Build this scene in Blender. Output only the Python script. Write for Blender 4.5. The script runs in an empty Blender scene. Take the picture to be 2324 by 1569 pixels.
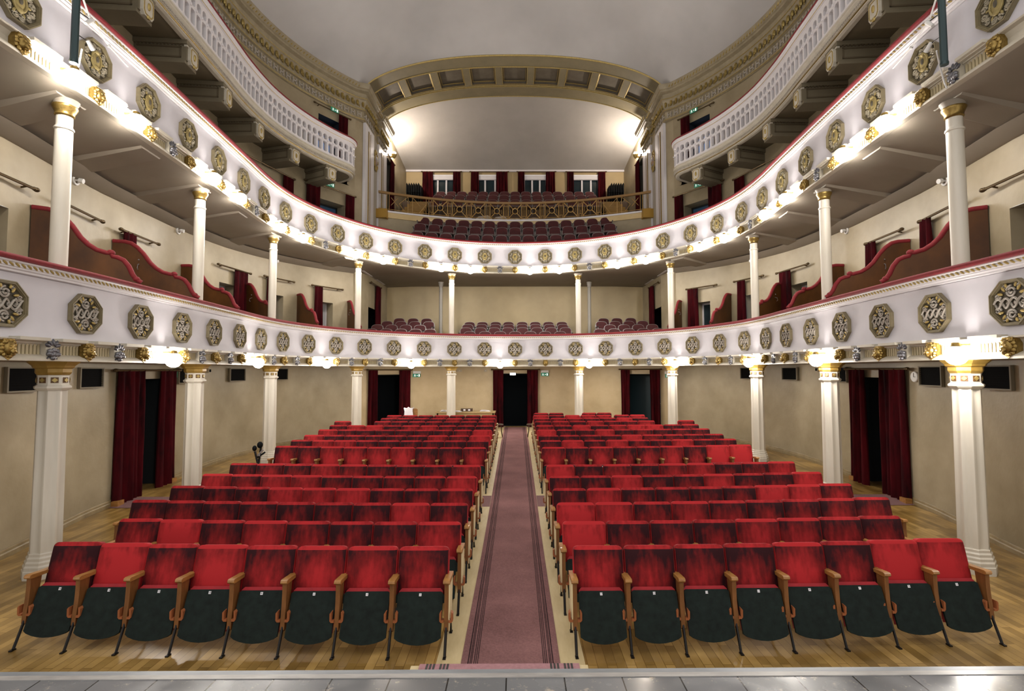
import bpy, math, random
import numpy as np
from mathutils import Matrix, Vector
random.seed(7)
PI = math.pi
scene = bpy.context.scene
COL = scene.collection

# ------------------------------------------------------------------ helpers
class MB:
    """collects geometry for ONE mesh object"""
    def __init__(s): s.v = []; s.f = []
    def add(s, vs, fs, M=None):
        b = len(s.v)
        if M is not None: vs = [tuple(M @ Vector(p)) for p in vs]
        s.v += [tuple(float(c) for c in p) for p in vs]
        s.f += [tuple(b + i for i in f) for f in fs]
        return s
    def box(s, x0, x1, y0, y1, z0, z1, M=None):
        v = [(x0,y0,z0),(x1,y0,z0),(x1,y1,z0),(x0,y1,z0),(x0,y0,z1),(x1,y0,z1),(x1,y1,z1),(x0,y1,z1)]
        return s.add(v, [(0,3,2,1),(4,5,6,7),(0,1,5,4),(1,2,6,5),(2,3,7,6),(3,0,4,7)], M)
    def prism(s, poly, axis, a, b, M=None):
        """poly: 2-d outline; extruded along axis from a to b.  axis x:(y,z)  y:(x,z)  z:(x,y)"""
        n = len(poly)
        def P(p, t):
            return (t,p[0],p[1]) if axis == 'x' else ((p[0],t,p[1]) if axis == 'y' else (p[0],p[1],t))
        v = [P(p,a) for p in poly] + [P(p,b) for p in poly]
        f = [tuple(range(n))[::-1], tuple(range(n,2*n))] + [(i,(i+1)%n,n+(i+1)%n,n+i) for i in range(n)]
        return s.add(v, f, M)
    def ring(s, outer, inner, axis, a, b, M=None):
        """frame between two outlines of equal count, extruded a..b"""
        n = len(outer)
        def P(p, t):
            return (t,p[0],p[1]) if axis == 'x' else ((p[0],t,p[1]) if axis == 'y' else (p[0],p[1],t))
        v = [P(p,a) for p in outer]+[P(p,a) for p in inner]+[P(p,b) for p in outer]+[P(p,b) for p in inner]
        f = []
        for i in range(n):
            j = (i+1) % n
            f += [(i,j,n+j,n+i),(2*n+i,3*n+i,3*n+j,2*n+j),(i,2*n+i,2*n+j,j),(n+i,n+j,3*n+j,3*n+i)]
        return s.add(v, f, M)
    def tube(s, pts, r, n=6, M=None, cap=True):
        pts = [Vector(p) for p in pts]; k = len(pts)
        rs = r if isinstance(r, (list,tuple)) else [r]*k
        v = []; up = Vector((0,0,1))
        for i,p in enumerate(pts):
            d = (pts[min(i+1,k-1)] - pts[max(i-1,0)]).normalized()
            a = d.cross(up)
            if a.length < 1e-3: a = d.cross(Vector((0,1,0)))
            a.normalize(); b = d.cross(a)
            v += [tuple(p + (a*math.cos(2*PI*j/n) + b*math.sin(2*PI*j/n))*rs[i]) for j in range(n)]
        f = [(i*n+j, i*n+(j+1)%n, (i+1)*n+(j+1)%n, (i+1)*n+j) for i in range(k-1) for j in range(n)]
        if cap: f += [tuple(range(n))[::-1], tuple(range((k-1)*n, k*n))]
        return s.add(v, f, M)
    def lathe(s, prof, n=16, M=None, ph=0.0):
        v = [(r*math.cos(2*PI*j/n+ph), r*math.sin(2*PI*j/n+ph), z) for r,z in prof for j in range(n)]
        k = len(prof)
        f = [(i*n+j, i*n+(j+1)%n, (i+1)*n+(j+1)%n, (i+1)*n+j) for i in range(k-1) for j in range(n)]
        f += [tuple(range(n))[::-1], tuple(range((k-1)*n, k*n))]
        return s.add(v, f, M)
    def ball(s, c, r, n=8, m=6, M=None):
        rx,ry,rz = r if isinstance(r,(tuple,list)) else (r,r,r)
        v = [(c[0],c[1],c[2]-rz)]
        for i in range(1,m):
            t = -PI/2 + PI*i/m
            v += [(c[0]+rx*math.cos(t)*math.cos(2*PI*j/n), c[1]+ry*math.cos(t)*math.sin(2*PI*j/n), c[2]+rz*math.sin(t)) for j in range(n)]
        v.append((c[0],c[1],c[2]+rz)); T = len(v)-1
        f = [(0,1+(j+1)%n,1+j) for j in range(n)]
        f += [(1+i*n+j,1+i*n+(j+1)%n,1+(i+1)*n+(j+1)%n,1+(i+1)*n+j) for i in range(m-2) for j in range(n)]
        f += [(1+(m-2)*n+j,1+(m-2)*n+(j+1)%n,T) for j in range(n)]
        return s.add(v, f, M)
    def sweep(s, path, prof, closed=True, cap=True):
        """path: list of (point2, normal2); prof: list of (outward offset, z)"""
        n = len(prof); k = len(path)
        v = [(p[0]+nn[0]*o, p[1]+nn[1]*o, z) for p,nn in path for o,z in prof]
        f = []
        for i in range(k-1):
            for j in range(n if closed else n-1):
                a = i*n+j; b = i*n+(j+1)%n
                f.append((a, b, b+n, a+n))
        if closed and cap: f += [tuple(range(n))[::-1], tuple(range((k-1)*n, k*n))]
        return s.add(v, f)
    def grid(s, rows):
        """rows of points -> quads"""
        n = len(rows[0]); v = [p for r in rows for p in r]
        f = [(i*n+j, i*n+j+1, (i+1)*n+j+1, (i+1)*n+j) for i in range(len(rows)-1) for j in range(n-1)]
        return s.add(v, f)

def mesh(name, mb, mat, smooth=35, fix=True):
    me = bpy.data.meshes.new(name)
    me.from_pydata(mb.v, [], mb.f); me.validate()
    if fix:
        import bmesh
        bm = bmesh.new(); bm.from_mesh(me); bmesh.ops.recalc_face_normals(bm, faces=bm.faces); bm.to_mesh(me); bm.free()
    if smooth:
        me.polygons.foreach_set('use_smooth', [True]*len(me.polygons))
        me.set_sharp_from_angle(angle=math.radians(smooth))
    me.materials.append(mat); me.update()
    return me
def link(name, data, parent=None, loc=(0,0,0), M=None):
    o = bpy.data.objects.new(name, data); COL.objects.link(o)
    if parent is not None: o.parent = parent
    if M is not None: o.matrix_basis = M
    else: o.location = loc
    return o
def part(name, mb, mat, parent=None, smooth=35, M=None, fix=True):
    return link(name, mesh(name, mb, mat, smooth, fix), parent, M=M)
def tag(o, label, cat, group=None, kind=None):
    o['label'] = label; o['category'] = cat
    if group: o['group'] = group
    if kind: o['kind'] = kind
    return o
def thing(name, label, cat, group=None, M=None, loc=(0,0,0), kind=None):
    o = link(name, None, None, loc, M); o.empty_display_size = .1
    return tag(o, label, cat, group, kind)
def kids(o): return list(o.children)
def dup(o, parent=None, skip=()):
    c = o.copy(); COL.objects.link(c)
    if parent is not None: c.parent = parent
    for ch in kids(o):
        if ch.name.split('.')[0] in skip: continue
        dup(ch, c)
    return c
ORD = ['','first','second','third','fourth','fifth','sixth','seventh','eighth','ninth','tenth','eleventh','twelfth','thirteenth',
       'fourteenth','fifteenth','sixteenth','seventeenth','eighteenth','nineteenth','twentieth']
def T(x,y,z): return Matrix.Translation((x,y,z))
def RZ(a): return Matrix.Rotation(a,4,'Z')
def RX(a): return Matrix.Rotation(a,4,'X')
def RY(a): return Matrix.Rotation(a,4,'Y')

# ------------------------------------------------------------------ materials
def lin(c):
    if isinstance(c,str): c = tuple(int(c[i:i+2],16)/255 for i in (0,2,4))
    return tuple((x/12.92 if x <= .04045 else ((x+.055)/1.055)**2.4) for x in c)+(1,)
def mat(name, col, rough=.6, metal=0., noise=None, bump=None, emit=None, spec=None, sheen=0, streak=None, coat=0):
    """noise=(scale, second colour, contrast, stretch)  bump=(scale, strength)"""
    m = bpy.data.materials.new(name); m.use_nodes = True
    N = m.node_tree.nodes; Lk = m.node_tree.links; b = N['Principled BSDF']
    b.inputs['Base Color'].default_value = lin(col); b.inputs['Roughness'].default_value = rough; b.inputs['Metallic'].default_value = metal
    if spec is not None: b.inputs['Specular IOR Level'].default_value = spec
    if sheen: b.inputs['Sheen Weight'].default_value = sheen; b.inputs['Sheen Roughness'].default_value = .4
    if coat: b.inputs['Coat Weight'].default_value = coat
    if emit: b.inputs['Emission Color'].default_value = lin(emit[0]); b.inputs['Emission Strength'].default_value = emit[1]
    if noise or bump:
        tc = N.new('ShaderNodeTexCoord'); mp = N.new('ShaderNodeMapping'); Lk.new(tc.outputs['Object'], mp.inputs['Vector'])
        oi = N.new('ShaderNodeObjectInfo'); ml = N.new('ShaderNodeMath'); ml.operation = 'MULTIPLY'; ml.inputs[1].default_value = 37.
        Lk.new(oi.outputs['Random'], ml.inputs[0]); Lk.new(ml.outputs[0], mp.inputs['Location'])
    if noise:
        sc, c2, con = noise[:3]
        if len(noise) > 3: mp.inputs['Scale'].default_value = noise[3]
        nt = N.new('ShaderNodeTexNoise'); nt.inputs['Scale'].default_value = sc; nt.inputs['Detail'].default_value = 4; nt.inputs['Roughness'].default_value = .6
        Lk.new(mp.outputs[0], nt.inputs['Vector'])
        cr = N.new('ShaderNodeValToRGB'); cr.color_ramp.elements[0].position = .5-con; cr.color_ramp.elements[1].position = .5+con
        cr.color_ramp.elements[0].color = lin(c2); cr.color_ramp.elements[1].color = lin(col)
        Lk.new(nt.outputs['Fac'], cr.inputs[0]); Lk.new(cr.outputs[0], b.inputs['Base Color'])
    if bump:
        n2 = N.new('ShaderNodeTexNoise'); n2.inputs['Scale'].default_value = bump[0]; Lk.new(mp.outputs[0], n2.inputs['Vector'])
        bp = N.new('ShaderNodeBump'); bp.inputs['Strength'].default_value = bump[1]; bp.inputs['Distance'].default_value = .02
        Lk.new(n2.outputs['Fac'], bp.inputs['Height']); Lk.new(bp.outputs[0], b.inputs['Normal'])
    return m
WALL  = mat('wall_plaster', 'a79a80', .45, noise=(.8,'85785e',.22), bump=(18,.12), spec=.35)
WHITE = mat('white_paint', 'dcd8da', .45, noise=(1.6,'cfcbcd',.3))
FASC  = mat('fascia_paint', 'cfccd2', .42, noise=(1.3,'bfbcc2',.28))
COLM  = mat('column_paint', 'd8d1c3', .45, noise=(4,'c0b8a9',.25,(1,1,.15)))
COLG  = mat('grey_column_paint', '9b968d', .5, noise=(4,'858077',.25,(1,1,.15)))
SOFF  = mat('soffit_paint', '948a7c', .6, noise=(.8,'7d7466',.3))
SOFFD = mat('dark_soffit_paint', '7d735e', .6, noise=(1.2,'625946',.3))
DOME  = mat('ceiling_plaster', 'c0bebd', .6, noise=(.35,'a3a1a0',.3), bump=(9,.08))
VAULT = mat('vault_plaster', 'b9b4ae', .55, noise=(.5,'a29d97',.3), bump=(14,.15))
ARCHM = mat('arch_paint', '83795f', .55, noise=(2,'716850',.3))
ARCHD = mat('coffer_paint', '6f675a', .6, noise=(3,'585144',.3))
GOLD  = mat('gilding', 'a68c50', .36, .75, noise=(30,'6f5829',.3))
SHG2 = mat('leaf_gilding', 'b19a58', .4, .5, noise=(18,'6d5c30',.25))
GOLDP = mat('pale_gilding', 'bfa765', .42, .45, noise=(25,'8d7a48',.3))
OLIVE = mat('bronze_paint', '877b5e', .5, .1, noise=(14,'6e644b',.3))
RELD  = mat('relief_ground', '4a4335', .7)
RELL  = mat('relief_stucco', 'aea69b', .55, noise=(20,'968e82',.3))
SILV  = mat('silvered_stucco', '8f8e92', .35, .5, noise=(22,'4f4f55',.3))
WCOR  = mat('wall_cornice_paint', 'a1957b', .5, noise=(5,'857a62',.3))
STUC  = mat('cornice_stucco', 'c6bfb0', .5, noise=(6,'b4ac9b',.3))
FLUTE = mat('flute_paint', 'b3a685', .55)  # tan colour of the cornice flutes
REDP  = mat('red_plush', '80131c', .8, noise=(25,'650e16',.3), sheen=.03)
CURT  = mat('curtain_velvet', '4a0a11', .9, noise=(2.5,'1c0508',.2,(2,2,.5)), spec=.1)  # near-black noise puts fold shadows into the velvet colour
ROD   = mat('rod_metal', '5b4b33', .35, .7)
DARK  = mat('dark_passage', '05080b', .9, spec=.1)  # darkness of the unlit passages put into a near-black leaf
TEAL  = mat('dark_teal_door', '10272d', .6)
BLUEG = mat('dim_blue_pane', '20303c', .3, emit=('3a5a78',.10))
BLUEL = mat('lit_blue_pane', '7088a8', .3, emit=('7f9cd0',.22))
PALED = mat('pale_door_paint', 'bfc0c0', .4)
BLUED = mat('bluish_door_paint', '8f9fc4', .4)
WOOD  = mat('partition_wood', '5c3714', .5, noise=(2.5,'38200c',.25,(1,1,.6)), spec=.25)
ARMW  = mat('arm_wood', 'b78447', .4, noise=(6,'7d5023',.3,(4,1,4)), coat=.2)
ARMD  = mat('post_wood', '8a5a30', .45, noise=(6,'65401f',.3,(4,4,1)))
PLY   = mat('pale_plywood', 'cbb98f', .5, noise=(4,'b8a477',.3,(5,1,1)))
BLKM  = mat('black_iron', '161312', .45, .3)
SEATB = mat('seat_underside', '1a2622', .8, noise=(16,'0d1412',.25), spec=.25)
SHELL = mat('seat_back_board', '3d2315', .5)
CREAM = mat('cream_side_panel', 'd8c69c', .5)
CHROME= mat('chrome', '8e8988', .4, .5)
MAROON= mat('maroon_plush', '4d1114', .75, noise=(12,'380b0d',.3), sheen=.05)
MARLT = mat('grey_seat_pad', '5d4c4a', .7)
BRASS = mat('railing_brass', 'c09c5e', .4, .3, noise=(9,'9a7843',.3))
STEPM = mat('polished_step_wood', 'a07c36', .25, noise=(5,'7d5c22',.3,(1,5,5)), coat=.5)
BANDW = mat('parapet_wood', 'd2ba8b', .5, noise=(2,'c0a673',.3))
BLACK = mat('black_plastic', '07090a', .7, spec=.15)
GRILL = mat('grille_black', '0d0c0b', .85, spec=.1)
PAPER = mat('white_cloth', 'f1eef2', .7)
TABW  = mat('table_wood', 'b39a6c', .45, noise=(4,'a0875a',.3,(1,6,1)))
GREEN = mat('exit_green', '1d5a45', .5, emit=('2f8a68',.25))
SIGNW = mat('sign_white', 'e6efe9', .5, emit=('e6efe9',.5))
LIGHTBOX = mat('lit_sign_face', 'ffffff', .5, emit=('ffffff',4))
GLOBE = mat('lamp_globe', 'ffffff', .4, emit=('fff8ef',100))
UPLGT = mat('uplight_bulb', 'ffffff', .4, emit=('fff0e0',1100))
GREYS = mat('sensor_white', 'd8d6d2', .5)
PLAST = mat('clear_plastic_wrap', 'c9c5bf', .15, noise=(7,'8b8780',.25), bump=(12,.8), coat=.6)
PIPE  = mat('pipe_teal_paint', '24383a', .4, .2)
ROPE  = mat('cable_white', 'c9c7c4', .6)

def velvet():
    m = bpy.data.materials.new('worn_red_velvet'); m.use_nodes = True
    N = m.node_tree.nodes; L = m.node_tree.links; b = N['Principled BSDF']
    b.inputs['Roughness'].default_value = .8; b.inputs['Sheen Weight'].default_value = .06; b.inputs['Sheen Roughness'].default_value = .35
    b.inputs['Sheen Tint'].default_value = (1,.35,.35,1); b.inputs['Specular IOR Level'].default_value = .2
    tc = N.new('ShaderNodeTexCoord'); oi = N.new('ShaderNodeObjectInfo')
    def math_(op, a, c=None):
        n = N.new('ShaderNodeMath'); n.operation = op
        for i,x in enumerate((a,c)):
            if x is None: continue
            if isinstance(x,(int,float)): n.inputs[i].default_value = x
            else: L.new(x, n.inputs[i])
        return n.outputs[0]
    sep = N.new('ShaderNodeSeparateXYZ'); L.new(tc.outputs['Object'], sep.inputs[0])
    x, z = sep.outputs[0], sep.outputs[2]
    r = oi.outputs['Random']
    # rubbed patch in the middle of the back
    dx = math_('MULTIPLY', x, 4.2); dz = math_('MULTIPLY', math_('SUBTRACT', z, .57), 3.7)
    d = math_('SQRT', math_('ADD', math_('MULTIPLY',dx,dx), math_('MULTIPLY',dz,dz)))
    mp = N.new('ShaderNodeMapping'); mp.inputs['Scale'].default_value = (22,22,2.2); L.new(tc.outputs['Object'], mp.inputs['Vector'])
    L.new(math_('MULTIPLY', r, 53.), mp.inputs['Location'])
    nt = N.new('ShaderNodeTexNoise'); nt.inputs['Scale'].default_value = 1.; nt.inputs['Detail'].default_value = 3; L.new(mp.outputs[0], nt.inputs['Vector'])
    mp2 = N.new('ShaderNodeMapping'); mp2.inputs['Scale'].default_value = (7,7,6); L.new(tc.outputs['Object'], mp2.inputs['Vector']); L.new(math_('MULTIPLY', r, 91.), mp2.inputs['Location'])
    n2 = N.new('ShaderNodeTexNoise'); n2.inputs['Scale'].default_value = 1.; n2.inputs['Detail'].default_value = 5; n2.inputs['Roughness'].default_value = .7; L.new(mp2.outputs[0], n2.inputs['Vector'])
    f = math_('SUBTRACT', .95, math_('MULTIPLY', d, .80))
    f = math_('ADD', f, math_('MULTIPLY', math_('SUBTRACT', nt.outputs['Fac'], .5), .95))
    f = math_('ADD', f, math_('MULTIPLY', math_('SUBTRACT', n2.outputs['Fac'], .5), .75))
    # some seats were re-covered and are bright all over
    rr = math_('MULTIPLY', math_('SUBTRACT', math_('POWER', r, 3.), .18), .9)
    f = math_('ADD', f, rr)
    # top edge of the back is always rubbed bright
    f = math_('ADD', f, math_('MULTIPLY', math_('GREATER_THAN', z, .835), .9))
    f = math_('ADD', f, math_('MULTIPLY', math_('GREATER_THAN', math_('ABSOLUTE', x), .238), .7))
    cr = N.new('ShaderNodeValToRGB'); e = cr.color_ramp.elements
    e[0].position = .0; e[0].color = lin('2c0a10'); e[1].position = 1.; e[1].color = lin('ac2529')
    k = e.new(.42); k.color = lin('701517')
    L.new(f, cr.inputs[0]); L.new(cr.outputs[0], b.inputs['Base Color'])
    return m
VELV = velvet()
VELT = mat('red_velvet_cushion', 'ab1c26', .75, noise=(14,'8d151e',.3), sheen=.1)

def floor_mat():
    m = bpy.data.materials.new('parquet'); m.use_nodes = True
    N = m.node_tree.nodes; L = m.node_tree.links; b = N['Principled BSDF']; b.inputs['Roughness'].default_value = .32
    tc = N.new('ShaderNodeTexCoord'); mp = N.new('ShaderNodeMapping'); mp.inputs['Rotation'].default_value = (0,0,PI/2)
    L.new(tc.outputs['Object'], mp.inputs['Vector'])
    br = N.new('ShaderNodeTexBrick'); br.inputs['Color1'].default_value = lin('ab8d55'); br.inputs['Color2'].default_value = lin('7a602f')
    br.inputs['Mortar'].default_value = lin('6a4d1e'); br.inputs['Scale'].default_value = 1.; br.inputs['Mortar Size'].default_value = .0025
    br.inputs['Brick Width'].default_value = .62; br.inputs['Row Height'].default_value = .085; br.inputs['Bias'].default_value = -.1
    L.new(mp.outputs[0], br.inputs['Vector'])
    nt = N.new('ShaderNodeTexNoise'); nt.inputs['Scale'].default_value = 2.2; nt.inputs['Detail'].default_value = 5; L.new(tc.outputs['Object'], nt.inputs['Vector'])
    cr = N.new('ShaderNodeValToRGB'); cr.color_ramp.elements[0].position = .35; cr.color_ramp.elements[1].position = .65
    cr.color_ramp.elements[0].color = (.62,.58,.5,1); cr.color_ramp.elements[1].color = (1.15,1.12,1.05,1)
    L.new(nt.outputs['Fac'], cr.inputs[0])
    mx = N.new('ShaderNodeMix'); mx.data_type = 'RGBA'; mx.blend_type = 'MULTIPLY'; mx.inputs[0].default_value = 1
    L.new(br.outputs['Color'], mx.inputs[6]); L.new(cr.outputs[0], mx.inputs[7]); L.new(mx.outputs[2], b.inputs['Base Color'])
    return m
FLOOR = floor_mat()
def stage_mat():
    m = bpy.data.materials.new('stage_boards'); m.use_nodes = True
    N = m.node_tree.nodes; L = m.node_tree.links; b = N['Principled BSDF']
    tc = N.new('ShaderNodeTexCoord')
    br = N.new('ShaderNodeTexBrick'); br.inputs['Color1'].default_value = lin('747577'); br.inputs['Color2'].default_value = lin('646567'); br.inputs['Mortar'].default_value = lin('151515')
    br.inputs['Scale'].default_value = 1; br.inputs['Mortar Size'].default_value = .004; br.inputs['Brick Width'].default_value = 8.; br.inputs['Row Height'].default_value = .31
    mp = N.new('ShaderNodeMapping'); mp.inputs['Rotation'].default_value = (0,0,PI/2); L.new(tc.outputs['Object'], mp.inputs['Vector']); L.new(mp.outputs[0], br.inputs['Vector'])
    nt = N.new('ShaderNodeTexNoise'); nt.inputs['Scale'].default_value = 16; nt.inputs['Detail'].default_value = 8; nt.inputs['Roughness'].default_value = .8; L.new(tc.outputs['Object'], nt.inputs['Vector'])
    cr = N.new('ShaderNodeValToRGB'); cr.color_ramp.elements[0].position = .58; cr.color_ramp.elements[1].position = .66
    cr.color_ramp.elements[0].color = (0,0,0,1); cr.color_ramp.elements[1].color = (1,1,1,1); L.new(nt.outputs['Fac'], cr.inputs[0])
    mx = N.new('ShaderNodeMix'); mx.data_type = 'RGBA'; L.new(cr.outputs[0], mx.inputs[0]); L.new(br.outputs['Color'], mx.inputs[6]); mx.inputs[7].default_value = lin('a59c90')
    L.new(mx.outputs[2], b.inputs['Base Color'])
    n2 = N.new('ShaderNodeTexNoise'); n2.inputs['Scale'].default_value = 3; n2.inputs['Detail'].default_value = 4; L.new(tc.outputs['Object'], n2.inputs['Vector'])
    mr = N.new('ShaderNodeMapRange'); mr.inputs[1].default_value = .3; mr.inputs[2].default_value = .7; mr.inputs[3].default_value = .06; mr.inputs[4].default_value = .34
    L.new(n2.outputs['Fac'], mr.inputs[0]); L.new(mr.outputs[0], b.inputs['Roughness'])
    return m
STAGE = stage_mat()
EDGE = mat('stage_edge_strip', 'aaa6a2', .3, noise=(5,'7c7976',.3,(1,4,1)))
def carpet_mat(name, axis):
    m = bpy.data.materials.new(name); m.use_nodes = True
    N = m.node_tree.nodes; L = m.node_tree.links; b = N['Principled BSDF']; b.inputs['Roughness'].default_value = .95; b.inputs['Specular IOR Level'].default_value = .1
    tc = N.new('ShaderNodeTexCoord'); sp = N.new('ShaderNodeSeparateXYZ'); L.new(tc.outputs['Object'], sp.inputs[0])
    ab = N.new('ShaderNodeMath'); ab.operation = 'ABSOLUTE'; L.new(sp.outputs[axis], ab.inputs[0])
    cr = N.new('ShaderNodeValToRGB'); cr.color_ramp.interpolation = 'CONSTANT'; e = cr.color_ramp.elements
    a, d = lin('83605f'), lin('37282a')
    e[0].position = 0; e[0].color = a; e[1].position = .287; e[1].color = d
    for p,c in ((.295,a),(.302,d),(.310,a),(.318,d),(.326,a),(.340,d),(.348,a),(.355,d),(.363,a),(.371,d),(.379,a)):
        k = e.new(p); k.color = c
    L.new(ab.outputs[0], cr.inputs[0])
    nt = N.new('ShaderNodeTexNoise'); nt.inputs['Scale'].default_value = 60; nt.inputs['Detail'].default_value = 4; L.new(tc.outputs['Object'], nt.inputs['Vector'])
    n3 = N.new('ShaderNodeTexNoise'); n3.inputs['Scale'].default_value = 1.6; n3.inputs['Detail'].default_value = 3; L.new(tc.outputs['Object'], n3.inputs['Vector'])
    ad = N.new('ShaderNodeMath'); ad.operation = 'ADD'; L.new(nt.outputs['Fac'], ad.inputs[0]); L.new(n3.outputs['Fac'], ad.inputs[1])
    c2 = N.new('ShaderNodeValToRGB'); c2.color_ramp.elements[0].color = (.62,.6,.6,1); c2.color_ramp.elements[1].color = (1.2,1.18,1.18,1)
    c2.color_ramp.elements[0].position = .3; c2.color_ramp.elements[1].position = .7
    hf = N.new('ShaderNodeMath'); hf.operation = 'MULTIPLY'; hf.inputs[1].default_value = .5; L.new(ad.outputs[0], hf.inputs[0]); L.new(hf.outputs[0], c2.inputs[0])
    mx = N.new('ShaderNodeMix'); mx.data_type = 'RGBA'; mx.blend_type = 'MULTIPLY'; mx.inputs[0].default_value = 1
    L.new(cr.outputs[0], mx.inputs[6]); L.new(c2.outputs[0], mx.inputs[7]); L.new(mx.outputs[2], b.inputs['Base Color'])
    return m
CARP = carpet_mat('aisle_carpet_weave', 0)
CARPX = mat('cross_carpet_weave', '83605f', .95, noise=(50,'6b4c4c',.3))
def text(s, size, m, parent, M, name='lettering'):
    cu = bpy.data.curves.new('t','FONT'); cu.body = s; cu.size = size; cu.align_x = 'CENTER'; cu.align_y = 'CENTER'; cu.extrude = .0008
    o = bpy.data.objects.new('t', cu); me = bpy.data.meshes.new_from_object(o); bpy.data.objects.remove(o); bpy.data.curves.remove(cu)
    me.name = name; me.materials.clear(); me.materials.append(m)
    return link(name, me, parent, M=M)

# ------------------------------------------------------------------ plan of the horseshoe
_X = [5.78,5.86,5.95,6.05,6.15,6.25,6.23,6.0,5.57,4.97,4.2,3.28,2.25,1.15]
_Y = [6.94,8.07,9.21,10.35,11.5,12.65,13.8,14.93,15.99,16.96,17.81,18.5,19.01,19.31]
_L = [(-5.56,2.4),(-5.63,3.53),(-5.70,4.67),(-5.74,5.8)] + [(-a,b) for a,b in zip(_X,_Y)] + [(0,19.41)]
PTS = np.array(_L + [(-a,b) for a,b in _L[-2::-1]])
def F(u):
    t = u+3; i = int(min(max(math.floor(t),1),len(PTS)-3)); w = t-i
    p0,p1,p2,p3 = PTS[i-1],PTS[i],PTS[i+1],PTS[i+2]
    p = .5*((2*p1)+(-p0+p2)*w+(2*p0-5*p1+4*p2-p3)*w*w+(-p0+3*p1-3*p2+p3)*w**3)
    d = .5*((-p0+p2)+2*(2*p0-5*p1+4*p2-p3)*w+3*(-p0+3*p1-3*p2+p3)*w*w)
    d = d/np.hypot(*d)
    return p, d, np.array([-d[1],d[0]])
def O(u, o):
    p,d,n = F(u); return p+n*o
def WO(u):
    u = min(u,30-u); return float(np.interp(u,[-2,0,1,2,3],[1.05,1.15,1.2,1.35,1.5]))
def frame(u, o, z):
    """local x: along the front to the right, y: away from the hall, z: up"""
    p,d,n = F(u); q = p+n*o
    M = Matrix.Identity(4)
    M[0][0],M[1][0] = d; M[0][1],M[1][1] = n
    M[0][3],M[1][3],M[2][3] = q[0],q[1],z
    return M
def wframe(u, z, inset=0): return frame(u, WO(u)-inset, z)
def path(u0, u1, step=.25, o=None):
    k = max(2,int(round((u1-u0)/step))+1); r = []
    for i in range(k):
        u = u0+(u1-u0)*i/(k-1); p,d,n = F(u)
        r.append((p+n*(o(u) if o else 0), n))
    return r
def zf(y):
    return 0. if y < 7.4 else min(.031*(y-7.4), .285)
UA, UB = -1.9, 31.9
DZ = 3.525                      # storey height
UP = 10.42                      # where the side walls meet the piers

# ------------------------------------------------------------------ camera
f_px, pitch, yaw, roll, cx0 = 1166.19, .0500138, .00674563, -.00188607, .05772
cp,sp = math.cos(pitch),math.sin(pitch); cyw,syw = math.cos(yaw),math.sin(yaw); cr_,sr_ = math.cos(roll),math.sin(roll)
Ry = np.array([[cyw,0,-syw],[0,1,0],[syw,0,cyw]]); Rp = np.array([[1,0,0],[0,cp,-sp],[0,sp,cp]]); Rr = np.array([[cr_,sr_,0],[-sr_,cr_,0],[0,0,1]])
R = Rr@Rp@Ry
cam = bpy.data.cameras.new('camera'); co = bpy.data.objects.new('camera', cam); COL.objects.link(co)
ax = [Vector((r[0],r[2],r[1])) for r in R]
Mc = Matrix.Identity(4)
for i in range(3):
    Mc[i][0] = ax[0][i]; Mc[i][1] = ax[1][i]; Mc[i][2] = -ax[2][i]
Mc[0][3],Mc[1][3],Mc[2][3] = cx0,0,2.6
co.matrix_world = Mc
cam.sensor_width = 36; cam.lens = f_px/2324*36; cam.shift_x = -18.3195/2324; cam.shift_y = -3.7924/2324; cam.clip_end = 200; cam.clip_start = .05
scene.camera = co

# ------------------------------------------------------------------ floor, stage, carpets
ys = [2.93,4,5,6,7.4,9,11,13,15,16.6,18,21.2]
mb = MB(); mb.grid([[(x,y,zf(y)) for x in (-8.2,-4,0,4,8.2)] for y in ys])
fl = tag(part('floor', mb, FLOOR, fix=False), 'honey coloured parquet floor of the stalls', 'floor', kind='structure')
for s in (-1,1):
    m2 = MB(); m2.grid([[(x,y,zf(y)+.004) for x in ((.40*s,.66*s) if s > 0 else (.66*s,.40*s))] for y in ys[1:]])
    part('aisle_board', m2, PLY, fl, fix=False)
mb = MB(); mb.grid([[(x,y,zf(y)+.009) for x in (-.44,.44)] for y in [3.6]+ys[1:-1]+[20.75]])
tag(part('aisle_carpet', mb, CARP, fix=False), 'long mauve runner carpet with dark stripes down the centre aisle', 'carpet')
for s,nm in ((-1,'left'),(1,'right')):
    mb = MB(); xs = [.445*s,2*s,4*s,6*s,7.45*s]
    mb.grid([[(x,y,zf(y)+.006) for x in xs] for y in (9.62,10.35)])
    tag(part('cross_carpet', mb, CARPX, fix=False), f'mauve cross carpet running from the aisle to the {nm} side door', 'carpet', 'cross carpets between the seat rows')
mb = MB(); mb.box(-8.2,8.2,-3,2.838,.90,.95); mb.box(-8.2,8.2,2.72,2.838,-.05,.9)
st = tag(part('stage_floor', mb, STAGE, smooth=0), 'worn black painted stage boards at the bottom of the picture', 'stage', kind='structure')
mb = MB(); mb.box(-8.2,8.2,2.839,2.876,.90,.954)
part('edge_board', mb, EDGE, st)
mb = MB(); mb.box(-8.2,8.2,2.878,2.925,.88,.947); mb.box(-8.2,8.2,2.89,2.925,-.05,.88)
part('edge_board', mb, mat('stage_lip_metal','8e9296',.35,.2,noise=(4,'6f7377',.3,(1,5,1))), st)
t = thing('stage_steps','carpeted wooden steps leading from the stage front down to the aisle carpet','steps',loc=(-.045,2.93,0))
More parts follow.
